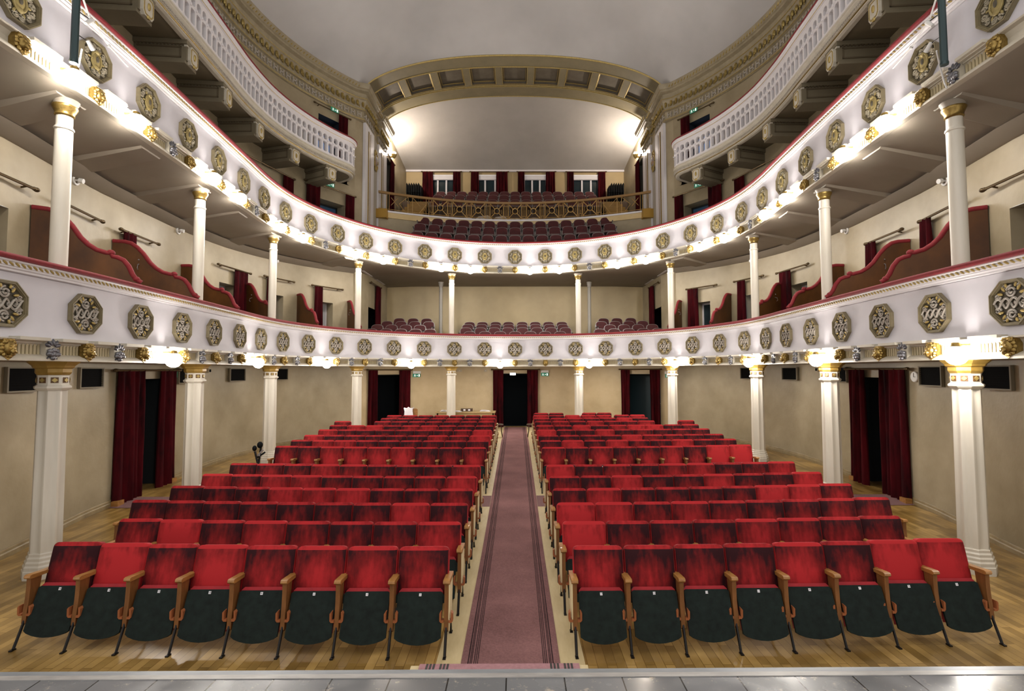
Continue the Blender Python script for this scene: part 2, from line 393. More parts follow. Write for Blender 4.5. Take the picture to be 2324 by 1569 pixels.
for k,(y0,y1,z) in enumerate(((0,.16,.875),(.16,.42,.58),(.42,.68,.29))):
    mb = MB(); mb.box(-.515,.515,y0,y1,0,z); tr = part('step', mb, PLY, t)
    mb = MB(); mb.box(-.465,.465,y0-.0,y1+.004,z,z+.008); part('carpet_strip', mb, mat('step_carpet','a87c80',.95,noise=(40,'8d6468',.3)) if k == 0 else bpy.data.materials['step_carpet'], tr)
    for s in (-1,1):
        mb = MB()
        for q in range(6): x = s*(.30+.02*q+.02*(q>2)); mb.box(x-.006,x+.006,y0+.01,y1+.002,z+.008,z+.0095)
        part('carpet_stripe', mb, bpy.data.materials['black_iron'], tr)

# ------------------------------------------------------------------ walls with openings
_hn = [0]
def wall_strip(us, zs, holes, off=WO):
    """quad grid on the wall curve, leaving rectangular holes (u0,u1,z0,z1)"""
    us = sorted(set([round(u,3) for u in us]+[h[i] for h in holes for i in (0,1)])); zs = sorted(set(list(zs)+[h[i] for h in holes for i in (2,3)]))
    mb = MB(); idx = {}
    def V(i,j):
        if (i,j) not in idx:
            q = O(us[i],off(us[i])); idx[i,j] = len(mb.v); mb.v.append((float(q[0]),float(q[1]),zs[j]))
        return idx[i,j]
    for i in range(len(us)-1):
        for j in range(len(zs)-1):
            uc,zc = (us[i]+us[i+1])/2,(zs[j]+zs[j+1])/2
            if any(h[0]<uc<h[1] and h[2]<zc<h[3] for h in holes): continue
            mb.f.append((V(i,j),V(i,j+1),V(i+1,j+1),V(i+1,j)))
    return mb
def recess(h, jm, depth=.45):
    """jamb walls of an opening on the wall curve"""
    u0,u1,z0,z1 = h; a,b = O(u0,WO(u0)),O(u1,WO(u1)); na,nb = F(u0)[2],F(u1)[2]; a2,b2 = a+na*depth,b+nb*depth
    P = lambda q,z:(q[0],q[1],z)
    mb = MB(); mb.add([P(a,z0),P(a2,z0),P(b2,z0),P(b,z0),P(a,z1),P(a2,z1),P(b2,z1),P(b,z1)],[(0,1,5,4),(2,3,7,6),(4,5,6,7),(0,3,2,1)])
    return mb
DN = [0]
def opening(h, kind, label, jm, depth=.45, frac=(0,1)):
    """door or window leaf inside a wall opening"""
    DN[0] += 1
    u0,u1,z0,z1 = h; a = O(u0,WO(u0))+F(u0)[2]*(depth-.02); b = O(u1,WO(u1))+F(u1)[2]*(depth-.02)
    d = b-a; w = float(np.hypot(*d)); ang = math.atan2(d[1],d[0])
    M = T(a[0],a[1],z0)@RZ(ang); H = z1-z0
    name = ('window_%d' if kind[0] == 'window' else 'door_%d') % DN[0]
    mb = MB(); mb.box(0,w,0,.05,0,H)
    o = part(name, mb, kind[1], M=M); tag(o, label, kind[0], kind='structure')
    mb = recess(h, jm, depth); J = part('jamb', mb, jm, o, fix=False); J.matrix_parent_inverse = M.inverted()
    mb = MB()
    mb.box(0,.05,-.03,0,0,H); mb.box(w-.05,w,-.03,0,0,H); mb.box(0,w,-.03,0,H-.06,H)
    part('frame', mb, kind[2], o)
    if kind[0] == 'door' and kind[1] is not DARK:
        mb = MB(); mb.tube([(w*.82,-.06,H*.48),(w*.70,-.06,H*.48)],.012,6); mb.tube([(w*.82,-.06,H*.48),(w*.82,0,H*.48)],.012,6); part('handle', mb, CHROME, o)
    return o
uL = list(np.arange(UA,UP,.25))+[UP]; uR = [30-u for u in uL]; uB = list(np.arange(UP,30-UP,.25))+[30-UP]
side_holes = [(3.72,5.08,.0,2.42,'s'),                                                # stalls side door
              (.62,1.22,2.98,4.86,'b'),(2.15,2.85,2.98,4.86,'b'),(3.62,4.32,2.98,4.86,'b'),(6.66,7.16,2.98,4.92,'b'),(8.08,8.46,2.98,4.90,'b'),(9.46,9.86,2.98,4.90,'b'),
              (7.85,8.34,6.6,8.35,'g'),(9.40,10.14,6.6,8.42,'g'),(9.36,9.96,9.35,11.33,'t')]
Lh = [h[:4] for h in side_holes]; Rh = [(30-h[1],30-h[0],h[2],h[3]) for h in Lh]
Bh = [(10.9,11.95,.28,2.42),(14.45,15.62,.28,2.44),(18.05,19.1,.28,2.42)]
zz = [-.05,2.72,2.95,6.2,6.45,9.2,11.75]
for nm,us,hs in (('left',uL,Lh),('right',uR,Rh)):
    o = part('wall_'+nm, wall_strip(us,zz,hs), WALL, smooth=60, fix=False)
    tag(o, f'curved beige plaster wall along the {nm} side of the auditorium', 'wall', kind='structure')
o = part('wall_back', wall_strip(uB,[-.05,2.8],Bh), mat('back_wall_lit_plaster','c4b08c',.45,noise=(.8,'a8946f',.22),bump=(18,.12),spec=.35), smooth=60, fix=False)  # lighter, warmer copy of the wall plaster, lamp light put into its colour
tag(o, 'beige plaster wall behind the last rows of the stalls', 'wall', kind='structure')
JD = mat('dark_jamb','12181b',.8)  # shade inside the openings put into the reveal colour
for s in (0,1):
    sd = 'left' if s == 0 else 'right'
    def mir(h): return h if s == 0 else (30-h[1],30-h[0],h[2],h[3])
    n_b = 0
    for h in side_holes:
        hh = mir(h[:4])
        if h[4] == 's': o = opening(hh,('door',DARK,JD),f'dark doorway between red curtains in the {sd} wall of the stalls',JD,.8)
        elif h[4] == 'b':
            n_b += 1
            km = {(0,4):PALED,(0,5):BLUED,(0,6):PALED,(1,4):mat('greyblue_door','6f8285',.4),(1,5):mat('corridor_glow_door','a9c4e6',.4,emit=('9fc0ee',.25)),(1,6):TEAL}.get((s,n_b),PALED)  # emission on one leaf stands in for the lit corridor behind it
            opening(hh,('door',km,WHITE),f'narrow door of the {ORD[n_b]} box from the stage, {sd} side of lower balcony',WALL,.4)
        elif h[4] == 'g':
            w = 'nearer the stage' if h[0] < 8.5 else 'beside the pier'
            opening(hh,('door',BLUEG,JD),f'dim blue doorway of the upper balcony {w}, {sd} side',WALL,.5)
        else: opening(hh,('window',BLUEL,JD),f'bluish lit opening behind the {sd} side gallery balustrade',JD,.4)
for i,h in enumerate(Bh):
    w = ['left','centre','right'][i]
    opening(h,('door',TEAL if i == 2 else DARK,JD),f'dark {w} doorway in the back wall of the stalls',JD,.7)
# little lit pane seen through the left side door, white lamp over the centre door
# baseboards
for nm,a,b in (('left',UA,3.68),('left_rear',5.12,UP),('right_rear',30-UP,24.88),('right',26.32,UB)):
    mb = MB()
    for u0,u1 in ((a,b),):
        pts = path(u0,u1,.25,WO); pr = [(0,0),(-.035,0),(-.035,.06),(-.02,.075),(-.02,.105),(-.012,.12),(0,.12)]
        n = len(pr); v = []
        for p,nn in pts:
            for o_,z in pr: v.append((p[0]+nn[0]*o_,p[1]+nn[1]*o_,z+zf(p[1])))
        mb.add(v,[(i*n+j,i*n+j+1,(i+1)*n+j+1,(i+1)*n+j) for i in range(len(pts)-1) for j in range(n-1)])
    tag(part('baseboard_'+nm, mb, mat('skirting_wood','9c8a66',.4,noise=(5,'6b5a3c',.3)) if nm == 'left' else bpy.data.materials['skirting_wood'], fix=False), f'low moulded skirting along the {nm.replace("_"," ")} wall of the stalls','skirting',kind='structure')

# rear recess of the lower balcony and piers / rear gallery side walls
XR = 5.6
def plane(pts): return MB().add(pts,[tuple(range(len(pts)))])
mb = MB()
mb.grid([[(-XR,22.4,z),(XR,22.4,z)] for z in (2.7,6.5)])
o = part('wall_balcony_rear', mb, mat('balcony_wall_lit_plaster','bba880',.45,noise=(.6,'a3906a',.25),bump=(18,.1)), smooth=0, fix=False); tag(o,'plain beige wall behind the lower balcony seats','wall',kind='structure')  # brightened wall plaster, light on the rear wall put into its colour
for s,nm in ((-1,'left'),(1,'right')):
    e = O(UP,WO(UP)); x = XR*s
    # lower balcony return wall with a doorway
    mb = MB()
    ya,yb = (19.55,20.85)
    ex = (float(e[0]) if s < 0 else -float(e[0]))
    for (y0,y1,z0,z1) in ((float(e[1]),ya,2.7,6.5),(ya,yb,5.0,6.5),(yb,22.4,2.7,6.5)):
        x0 = ex if y0 < 19 else x
        mb.add([(x0,y0,z0),(x,y1,z0),(x,y1,z1),(x0,y0,z1)],[(0,1,2,3)])
    tag(part(f'wall_recess_{nm}', mb, WALL, smooth=0, fix=False), f'short beige return wall at the {nm} end of the lower balcony seating','wall',kind='structure')
    DN[0] += 1
    mb = MB(); mb.box(x if s>0 else x-.4, x+.4 if s>0 else x, ya, yb, 2.95, 5.0)
    mb2 = MB(); mb2.add([(x,ya,2.95),(x+.5*s,ya,2.95),(x+.5*s,yb,2.95),(x,yb,2.95),(x,ya,5),(x+.5*s,ya,5),(x+.5*s,yb,5),(x,yb,5)],[(0,1,5,4),(2,3,7,6),(4,5,6,7),(0,1,2,3),(1,2,6,5)])
    tag(part('door_%d'%DN[0], mb2, DARK, smooth=0, fix=False), f'dark doorway at the {nm} end of the lower balcony seating','door',kind='structure')
    # pier and arch side wall up to the arch, and rear gallery side wall with an opening
    mb = MB()
    mb.add([(ex,float(e[1]),6.2),(x,18.62,6.2),(x,18.62,12.96),(ex,float(e[1]),12.96)],[(0,1,2,3)])
    mb.add([(x,18.62,6.2),(x,21.7,6.2),(x,21.7,13.1),(x,18.62,12.96)],[(0,1,2,3)])
    for (y0,y1,z0,z1) in ((21.7,22.0,8.8,13.05),(22.0,23.0,11.9,13.05),(23.0,26.0,8.8,13.05)):
        mb.add([(x,y0,z0),(x,y1,z0),(x,y1,z1),(x,y0,z1)],[(0,1,2,3)])
    tag(part(f'wall_gallery_{nm}', mb, WALL, smooth=0, fix=False), f'beige {nm} side wall of the rear gallery beyond the pier','wall',kind='structure')
    mb2 = MB(); mb2.add([(x,22,8.9),(x+.5*s,22,8.9),(x+.5*s,23,8.9),(x,23,8.9),(x,22,11.9),(x+.5*s,22,11.9),(x+.5*s,23,11.9),(x,23,11.9)],[(0,1,5,4),(2,3,7,6),(4,5,6,7),(0,1,2,3),(1,2,6,5)])
    DN[0] += 1
    tag(part('door_%d'%DN[0], mb2, mat('grey_recess','6d675c',.6) if s<0 else bpy.data.materials['grey_recess'], smooth=0, fix=False), f'tall opening in the {nm} side wall of the rear gallery','door',kind='structure')
# back wall of rear gallery with four windows
WN = [(970,1028),(1080,1128),(1190,1242),(1302,1363)]
def xpx(p): return (p-1172.4)/44.85+.06
wz0,wz1 = 10.55,12.62
mb = MB(); xs = [-XR]+[xpx(p) for w in WN for p in w]+[XR]
for i in range(len(xs)-1):
    if i%2 == 0: mb.add([(xs[i],26,8.8),(xs[i+1],26,8.8),(xs[i+1],26,12.85),(xs[i],26,12.85)],[(0,1,2,3)])
    else:
        mb.add([(xs[i],26,8.8),(xs[i+1],26,8.8),(xs[i+1],26,wz0),(xs[i],26,wz0)],[(0,1,2,3)])
        mb.add([(xs[i],26,wz1),(xs[i+1],26,wz1),(xs[i+1],26,12.85),(xs[i],26,12.85)],[(0,1,2,3)])
tag(part('wall_rear', mb, mat('rear_wall_paint','b09a70',.55,noise=(1,'9d885f',.3)), smooth=0, fix=False), 'ochre back wall of the rear gallery with four windows','wall',kind='structure')
WGL = mat('night_window_glass','1f3138',.12,noise=(3,'14222b',.3),spec=.6)
for i,(a,b) in enumerate(WN):
    x0,x1 = xpx(a),xpx(b); DN[0] += 1
    mb = MB(); mb.box(x0,x1,26.12,26.14,wz0,wz1)
    o = part('window_%d'%DN[0], mb, WGL, smooth=0); tag(o, f'{ORD[i+1]} window from the left in the rear gallery wall', 'window', kind='structure')
    mb = MB(); w = x1-x0
    for q in ([0,.36,.70,1] if i in (0,2,3) else [0,.42,.9,1]):
        xc = x0+w*q; mb.box(max(x0,xc-.04),min(x1,xc+.04),26.02,26.12,wz0,wz1)
    mb.box(x0,x1,26.02,26.12,wz0,wz0+.07); mb.box(x0,x1,26.02,26.12,wz1-.07,wz1)
    part('frame', mb, WHITE, o)
    mb = MB(); mb.box(x0+.02,x1-.02,25.93,26.06,wz1-.28,wz1-.04); part('blind_box', mb, WHITE, o)
    mb = MB(); mb.tube([(x0+w*.37,25.99,wz0+.55),(x0+w*.37,25.99,wz0+.40),(x0+w*.42,25.97,wz0+.36)],.02,6); part('handle', mb, WHITE, o)

# ------------------------------------------------------------------ ceiling, arch, cornices, vault
def arch_front(x): return 12.96+1.36*max(0,1-(abs(x)/5.6)**2.35)**.62
def arch_back(x):  return 13.12+1.27*max(0,1-(abs(x)/5.6)**2.35)**.62
NX = 49
ax_ = [-5.6*math.cos(PI*i/(NX-1)) for i in range(NX)]
# dome: rings from the wall line (or arch edge) to the ridge
bd = []
for u in np.arange(UA,UP,.25): q = O(u,WO(u)-.30); bd.append((float(q[0]),float(q[1]),12.93))
bl = len(bd)
for x in ax_: bd.append((x,18.6,arch_front(x)))
for u in np.arange(30-UP+.08,UB+.01,.25): q = O(u,WO(u)-.30); bd.append((float(q[0]),float(q[1]),12.93))
rows = []
for r in np.concatenate([1-np.linspace(0,1,9)[:-1]**2*.35, np.linspace(.65,0.0,9)]):
    rw = []
    for (x,y,z) in bd:
        cy = min(y,11.5); k = (1-r**2.6)
        rw.append((x*r, cy+(y-cy)*r, z+(15.9-z)*k))
    rows.append(rw)
A_ = np.array(rows)
for it in range(60):
    B_ = A_.copy(); B_[1:-1,1:-1] = .25*(A_[1:-1,:-2]+A_[1:-1,2:]+A_[:-2,1:-1]+A_[2:,1:-1])
    wgt = np.linspace(0,1,len(rows))[:,None,None]**.5; A_ = A_*(1-wgt)+B_*wgt; A_[:,:,:2] = np.where(False,A_[:,:,:2],A_[:,:,:2])
rows = [[tuple(p) for p in rw] for rw in A_]
mb = MB(); mb.grid(rows)
tag(part('ceiling', mb, DOME, smooth=60, fix=False), 'large grey coved ceiling above the auditorium', 'ceiling', kind='structure')
# arch soffit: plain band, coffers, plain band
tr3 = thing('trim_1','wide coffered arch spanning the back of the auditorium','arch',kind='structure')
def arch_pt(x,t,dz=0):
    y = 18.6+(21.6-18.6)*t; return (x*(1-.0*t), y, arch_front(x)*(1-t)+arch_back(x)*t+dz)
t0,t1 = .27,.68
for (a,b) in ((0,t0),(t1,1)):
    mb = MB(); mb.grid([[arch_pt(x,t) for x in ax_] for t in np.linspace(a,b,4)]); part('soffit_band', mb, ARCHM, tr3, smooth=60, fix=False)
def arch_x(sv):   # equal arc positions
    xs = np.linspace(-5.6,5.6,801); zs = np.array([arch_front(x) for x in xs]); L = np.concatenate([[0],np.cumsum(np.hypot(np.diff(xs),np.diff(zs)))]); return float(np.interp(sv*L[-1],L,xs))
NC = 9; edges = []
cw = 1/(NC+.9); ribs = MB(); xsplit = []
s0 = .02
for i in range(NC):
    a = s0+(1-2*s0)*(i+.11)/NC; b = s0+(1-2*s0)*(i+.89)/NC; xsplit.append((a,b))
prev = 0.
for (a,b) in xsplit+[(1.,1.)]:
    if a > prev: ribs.grid([[arch_pt(arch_x(q),t) for q in np.linspace(prev,a,4)] for t in (t0,t1)])
    prev = b
part('rib', ribs, ARCHM, tr3, smooth=60, fix=False)
for (a,b) in xsplit:
    mb = MB(); q = np.linspace(a,b,8); d = .16
    mb.grid([[arch_pt(arch_x(s),t,d) for s in q] for t in (t0,t1)])
    for t in (t0,t1): mb.grid([[arch_pt(arch_x(s),t,0) for s in q],[arch_pt(arch_x(s),t,d) for s in q]])
    for s in (a,b): mb.grid([[arch_pt(arch_x(s),t,0) for t in (t0,t1)],[arch_pt(arch_x(s),t,d) for t in (t0,t1)]])
    cf = part('coffer', mb, ARCHD, tr3, smooth=30, fix=False)
    mb = MB()
    for k2,ins in ((.0,.0),(.5,.035)):
        dd = d*k2+.004; e = ins*.12
        loop = [arch_pt(arch_x(s),t0+ins,dd) for s in np.linspace(a+e,b-e,6)]+[arch_pt(arch_x(s),t1-ins,dd) for s in np.linspace(b-e,a+e,6)]
        mb.tube(loop+[loop[0]],.016,5)
    part('gilt_edge', mb, GOLDP, cf)
for t,rr in ((.0,.035),(t0-.02,.014),(t1+.03,.018),(t1+.06,.012),(1.,.02)):
    mb = MB(); mb.tube([arch_pt(x,t,-.01) for x in ax_],rr,6); part('gilt_moulding', mb, GOLDP, tr3)
# sloping vault over the rear gallery
rows = []
for k in np.linspace(0,1,12):
    y = 21.6+(26-21.6)*k; e = k**1.25
    rows.append([(x*1.0, y, arch_back(x)*(1-e)+ (12.84)*e) for x in ax_])
mb = MB(); mb.grid(rows); vl = tag(part('ceiling_vault', mb, VAULT, smooth=60, fix=False),'sloping vaulted ceiling over the rear gallery seats','ceiling',kind='structure')
mb = MB(); mb.box(-5.6,5.6,25.9,26,12.76,12.85); part('ledge', mb, WHITE, vl)

# cornice on wall + piers
def ext(o,z0,z1): return [(0,z0),(o,z0),(o,z1),(0,z1)]
CPROF = [(0.02,11.72),(-.05,11.74),(-.05,11.79),(-.03,11.80),(-.03,12.06),(-.09,12.08),(-.09,12.12),(-.06,12.13),(-.16,12.40),(-.20,12.43),(-.20,12.47),(-.13,12.48),(-.15,12.66),(-.26,12.70),(-.26,12.76),(-.30,12.78),(-.34,12.90),(-.34,12.95),(0.02,12.97)]
for s,nm in ((-1,'left'),(1,'right')):
    pth = path(UA,UP-.06,.25,WO)
    if s > 0: pth = [((-p[0],p[1]),(-n[0],n[1])) for p,n in pth]
    X = XR*s
    # pier: step forward at each pilaster (points with mitred normals)
    def pp(x,y,nx,ny): return ((x,y),(nx,ny))
    I = -s   # inward direction is -s in x ; normals here point outwards
    pier = [pp(X-.02*s,18.5,s*1.0,1.0),pp(X-.02*s,19.72,s,0),pp(X+.10*s,19.74,s,0),pp(X+.10*s,20.42,s,0),pp(X-.02*s,20.44,s,0),pp(X-.02*s,21.68,s,-.9)]
    c = thing('trim_%d'%(2 if s<0 else 3), f'gilded cornice along the top of the {nm} wall and pier','cornice',kind='structure')
    mb = MB(); mb.sweep(pth+pier, CPROF, closed=True, cap=True); part('cornice_moulding', mb, WCOR, c, smooth=30)
    full = pth+pier
    # arc-length resampling for ornaments
    P2 = np.array([p for p,n in full]); N2 = np.array([n for p,n in full]); Ls = np.concatenate([[0],np.cumsum(np.hypot(*np.diff(P2,axis=0).T))])
    def at(sv):
        p = np.array([np.interp(sv,Ls,P2[:,0]),np.interp(sv,Ls,P2[:,1])]); n = np.array([np.interp(sv,Ls,N2[:,0]),np.interp(sv,Ls,N2[:,1])]); n /= np.hypot(*n); return p,n
    def fr(sv,o,z):
        p,n = at(sv); q = p+n*o; M = Matrix.Identity(4); d = (n[1],-n[0])
        M[0][0],M[1][0] = d; M[0][1],M[1][1] = n; M[0][3],M[1][3],M[2][3] = q[0],q[1],z; return M
    mb = MB(); k = int(Ls[-1]/.21)
    for i in range(k):
        M = fr((i+.5)*Ls[-1]/k,-.13,12.27); mb.ball((0,-.03,.02),(.055,.05,.10),6,5,M); mb.ball((0,-.06,-.08),(.03,.03,.04),6,4,M); mb.ball((.1,0,-.02),(.025,.02,.09),5,4,M)
    part('leaf_moulding', mb, SHG2, c)
    mb = MB(); k = int(Ls[-1]/.26)
    for i in range(k):
        M = fr((i+.5)*Ls[-1]/k,-.035,11.93); mb.box(-.09,.09,-.03,0,-.02,.02,M); mb.box(-.09,-.05,-.03,0,-.09,.09,M); mb.box(.05,.09,-.03,0,-.09,.09,M); mb.ball((0,-.01,0),.035,6,4,M)
    part('chain_frieze', mb, RELL, c)
    mb = MB(); k = int(Ls[-1]/.13)
    for i in range(k):
        M = fr((i+.5)*Ls[-1]/k,-.31,12.84)@RY(.6); mb.ball((0,-.01,0),(.022,.03,.06),5,4,M)
    part('rope_moulding', mb, GOLDP, c)
    mb = MB(); k = int(Ls[-1]/.12)
    for i in range(k):
        M = fr((i+.5)*Ls[-1]/k,-.22,12.73); mb.box(-.03,.03,-.03,0,-.03,.03,M)
    part('dentils', mb, OLIVE, c)
    for o_,z in ((-.055,11.765),(-.095,12.10),(-.205,12.45)):
        mb = MB(); mb.tube([(p[0]+n[0]*o_,p[1]+n[1]*o_,z) for p,n in full],.014,5); part('gilt_line', mb, GOLDP, c)
    # pilasters of the pier
    pr = thing('trim_%d'%(4 if s<0 else 5), f'white pier with two gilt lined pilasters at the {nm} of the rear gallery','pier',kind='structure')
    for (y0,y1) in ((18.60,19.72),(20.44,21.66)):
        mb = MB(); mb.box(min(X,X-.10*s),max(X,X-.10*s),y0,y1,6.2,11.74); pl = part('pilaster', mb, WHITE, pr)
        mb = MB(); xx = X-.115*s; ym = y0+(y1-y0)*.42
        mb.tube([(xx,ym-.13,6.6),(xx,ym-.13,11.55)],.016,5); mb.tube([(xx,ym+.13,6.6),(xx,ym+.13,11.55)],.010,5)
        mb.box(min(xx,X),max(xx,X),ym-.10,ym-.02,6.6,11.55); part('gilt_strip', mb, GOLD, pl)
    mb = MB(); mb.box(min(X+.0*s,X-.03*s),max(X+.0*s,X-.03*s),19.74,20.42,6.2,11.74); part('centre_panel', mb, mat('pier_grey','a49d90',.6) if s<0 else bpy.data.materials['pier_grey'], pr)
    mb = MB(); M = T(X-.05*s,20.08,10.9)
    mb.ball((0,0,0),(.05,.22,.30),10,8,M)
    for q in range(10): mb.ball((-.03*s,.22*math.cos(q*PI/5),.36*math.sin(q*PI/5)),(.04,.07,.09),6,5,M)
    part('cartouche', mb, GOLDP, pr)
    mb = MB(); mb.ball((-.04*s,0,0),(.05,.13,.2),10,8,M); part('painted_shield', mb, mat('shield_paint','7f8b93',.5,noise=(8,'9a6c3c',.2)) if s<0 else bpy.data.materials['shield_paint'], pr)
# small hooks on the dome near the arch
for s,nm in ((-1,'left'),(1,'right')):
    q = O(9.52 if s<0 else 30-9.52,1.0)
    t = thing('ceiling_hook',f'small metal hook hanging from the ceiling {nm} of the arch','hook','ceiling hooks beside the arch',loc=(float(q[0]),float(q[1]),13.2))
    mb = MB(); mb.tube([(0,0,.0),(0,0,.34)],.012,5); part('stem', mb, BLKM, t)
    mb = MB(); mb.tube([(.09*math.sin(a),0,.38+.09*math.cos(a)) for a in np.linspace(.4,5.4,10)],.02,5); part('eye', mb, ROD, t)

# ------------------------------------------------------------------ balconies
GRND2 = mat('shield_ground','6a6250',.6)
RELL2 = mat('shield_relief','a69d89',.55,noise=(20,'8d8470',.3))
SHGOLD = mat('dull_gilding','a3925f',.5,.25,noise=(18,'85764a',.3))
def medallion(kind):
    """returns root object (unlinked from scene placement) of a carved octagon"""
    A = .265; k = A*math.tan(PI/8)
    def octo(a): q = a*math.tan(PI/8); return [(q,a),(a,q),(a,-q),(q,-a),(-q,-a),(-a,-q),(-a,q),(-q,a)]
    mb = MB(); mb.ring(octo(A),octo(A*.88),'y',-.05,0); mb.ring(octo(A*.98),octo(A*.94),'y',-.060,-.05); mb.ring(octo(A*.89),octo(A*.85),'y',-.03,0)
    root = part('medallion', mb, OLIVE, None, smooth=25)
    mb = MB(); mb.prism(octo(A*.89),'y',-.008,0); part('ground', mb, RELD if kind == 1 else GRND2, root, smooth=0)
    rl = MB(); lf = MB(); y = -.022
    def spiral(cx,cz,r,a0,turn,th=.011,n=22,sgn=1):
        rl.tube([(cx+r*(1-.8*i/n)*math.cos(a0+sgn*turn*2*PI*i/n), y-.006*i/n, cz+r*(1-.8*i/n)*math.sin(a0+sgn*turn*2*PI*i/n)) for i in range(n+1)],th,5)
    def leaf(cx,cz,a,l=.04,w=.017):
        M = T(cx,y-.006,cz)@RY(-a); lf.ball((l*.6,0,0),(l,.014,w),7,5,M)
    if kind == 1:
        for sg in (1,-1):
            spiral(0,.132*sg,.068,PI/2*sg,1.7,.013,26,sg)
            for q in (-1,1):
                leaf(.085*q,.145*sg,PI/2-.6*q if sg>0 else -(PI/2-.6*q)); leaf(.115*q,.105*sg,(.2 if q>0 else PI-.2)*1 if sg>0 else (-.2 if q>0 else PI+.2)); leaf(.055*q,.185*sg,(PI/2-.3*q)*sg,.03)
                spiral(.175*q,.082*sg,.04,0 if q<0 else PI,1.4,.011,16,q*sg); spiral(.10*q,.185*sg,.028,PI/2,1.2,.009,12,q)
        n = 48
        for ph in (0,PI): rl.tube([(-.225+.45*i/n, y-.008*math.cos(4.5*PI*i/n+ph), .056*math.sin(4.5*PI*i/n+ph)) for i in range(n+1)],.014,5)
        for q in range(4): spiral(-.135+.09*q,.0,.022,q*PI,1.2,.008,12,1 if q%2 else -1)
    else:
        for q in range(12):
            a = 2*PI*q/12+PI/12; spiral(.178*math.cos(a),.178*math.sin(a),.042,a+PI,1.6,.012,16,1 if q%2 else -1)
        n = 24
        lf.tube([(.085*math.cos(2*PI*i/n),y-.012,.115*math.sin(2*PI*i/n)) for i in range(n+1)],.014,6)
        lf.ball((0,y,0),(.088,.025,.12),12,8); lf.ball((0,y-.015,-.10),(.05,.02,.035),8,6); lf.ball((0,y-.02,.11),(.035,.02,.03),8,6)
        for q in range(6): leaf(.105*math.cos(PI*q/3),.135*math.sin(PI*q/3),PI*q/3,.03,.016)
    part('relief', rl, RELL if kind == 1 else RELL2, root); part('gilt_leaves', lf, GOLDP if kind == 1 else SHGOLD, root)
    if kind == 2:
        mb = MB(); mb.ball((0,y-.026,.01),(.028,.012,.045),8,6); mb.ball((-.012,y-.03,.03),.008,6,4); mb.ball((.014,y-.03,-.005),.008,6,4); part('boss', mb, RELD, root)
    return root
def lion():
    mb = MB()
    mb.box(-.10,.10,-.10,0,-.13,.13)
    mb.prism([(-.085,.13),(.085,.13),(.07,-.10),(.0,-.15),(-.07,-.10)],'y',-.13,-.05)
    root = part('lion_head', mb, GOLD, None)
    h = MB()
    h.ball((0,-.14,.01),(.078,.06,.09),10,8)
    h.ball((0,-.195,-.03),(.04,.04,.035),8,6); h.ball((0,-.19,-.075),(.035,.03,.02),8,6)
    for q in (-1,1): h.ball((.032*q,-.19,.03),.014,6,4); h.ball((.06*q,-.15,.085),(.022,.02,.022),6,4); h.ball((.022*q,-.215,-.045),.018,6,4)
    part('face', h, GOLD, root)
    m = MB()
    for q in range(14):
        a = 2*PI*q/14; m.ball((.092*math.cos(a),-.11-.012*(q%2),.005+.105*math.sin(a)),(.03,.035,.032),6,5)
    part('mane', m, GOLD, root)
    return root
def cluster():
    mb = MB(); mb.box(-.09,.09,-.08,0,-.13,.13); root = part('fruit_cluster', mb, STUC, None)
    g = MB(); rr = random.Random(3)
    for (x,z) in ((-.05,.0),(.0,.01),(.05,.0),(-.03,-.05),(.025,-.05),(0,-.095),(-.06,-.04),(.06,-.045),(0,-.03)):
        g.ball((x,-.105-rr.random()*.02,z-.01),.036,8,6)
    part('fruits', g, SILV, root)
    l = MB()
    for q in range(5):
        a = PI*(.1+.2*q); M = T(.055*math.cos(a),-.10,.05+.04*math.sin(a))@RY(-a); l.ball((.03,0,0),(.05,.018,.026),7,5,M)
    for q in (-1,1): l.tube([(.03*q,-.09,-.08),(.08*q,-.09,-.12)],.012,5)
    part('leaves', l, mat('dark_silver_leaf','56565c',.35,.5), root)
    return root
def cpanel(w):
    mb = MB(); mb.box(-w/2,w/2,-.03,.03,.08,.115); mb.box(-w/2,w/2,-.125,.03,.112,.150); mb.box(-w/2,w/2,-.03,.03,-.12,-.075)
    root = part('cornice_panel', mb, STUC, None)
    m = MB(); k = 8
    for i in range(k):
        x = -w/2+w*(i+.5)/k; m.prism([(x-.016,-.06),(x+.016,-.06),(x+.016,.055),(x+.008,.072),(x-.008,.072),(x-.016,.055)],'y',-.004,.03)
    part('flutes', m, FLUTE, root, smooth=0)
    return root
RAILP = [(-.17,.010),(-.155,-.004),(-.02,-.012),(.11,-.004),(.12,.02),(.11,.055),(.03,.070),(-.10,.070),(-.155,.055),(-.17,.035)]
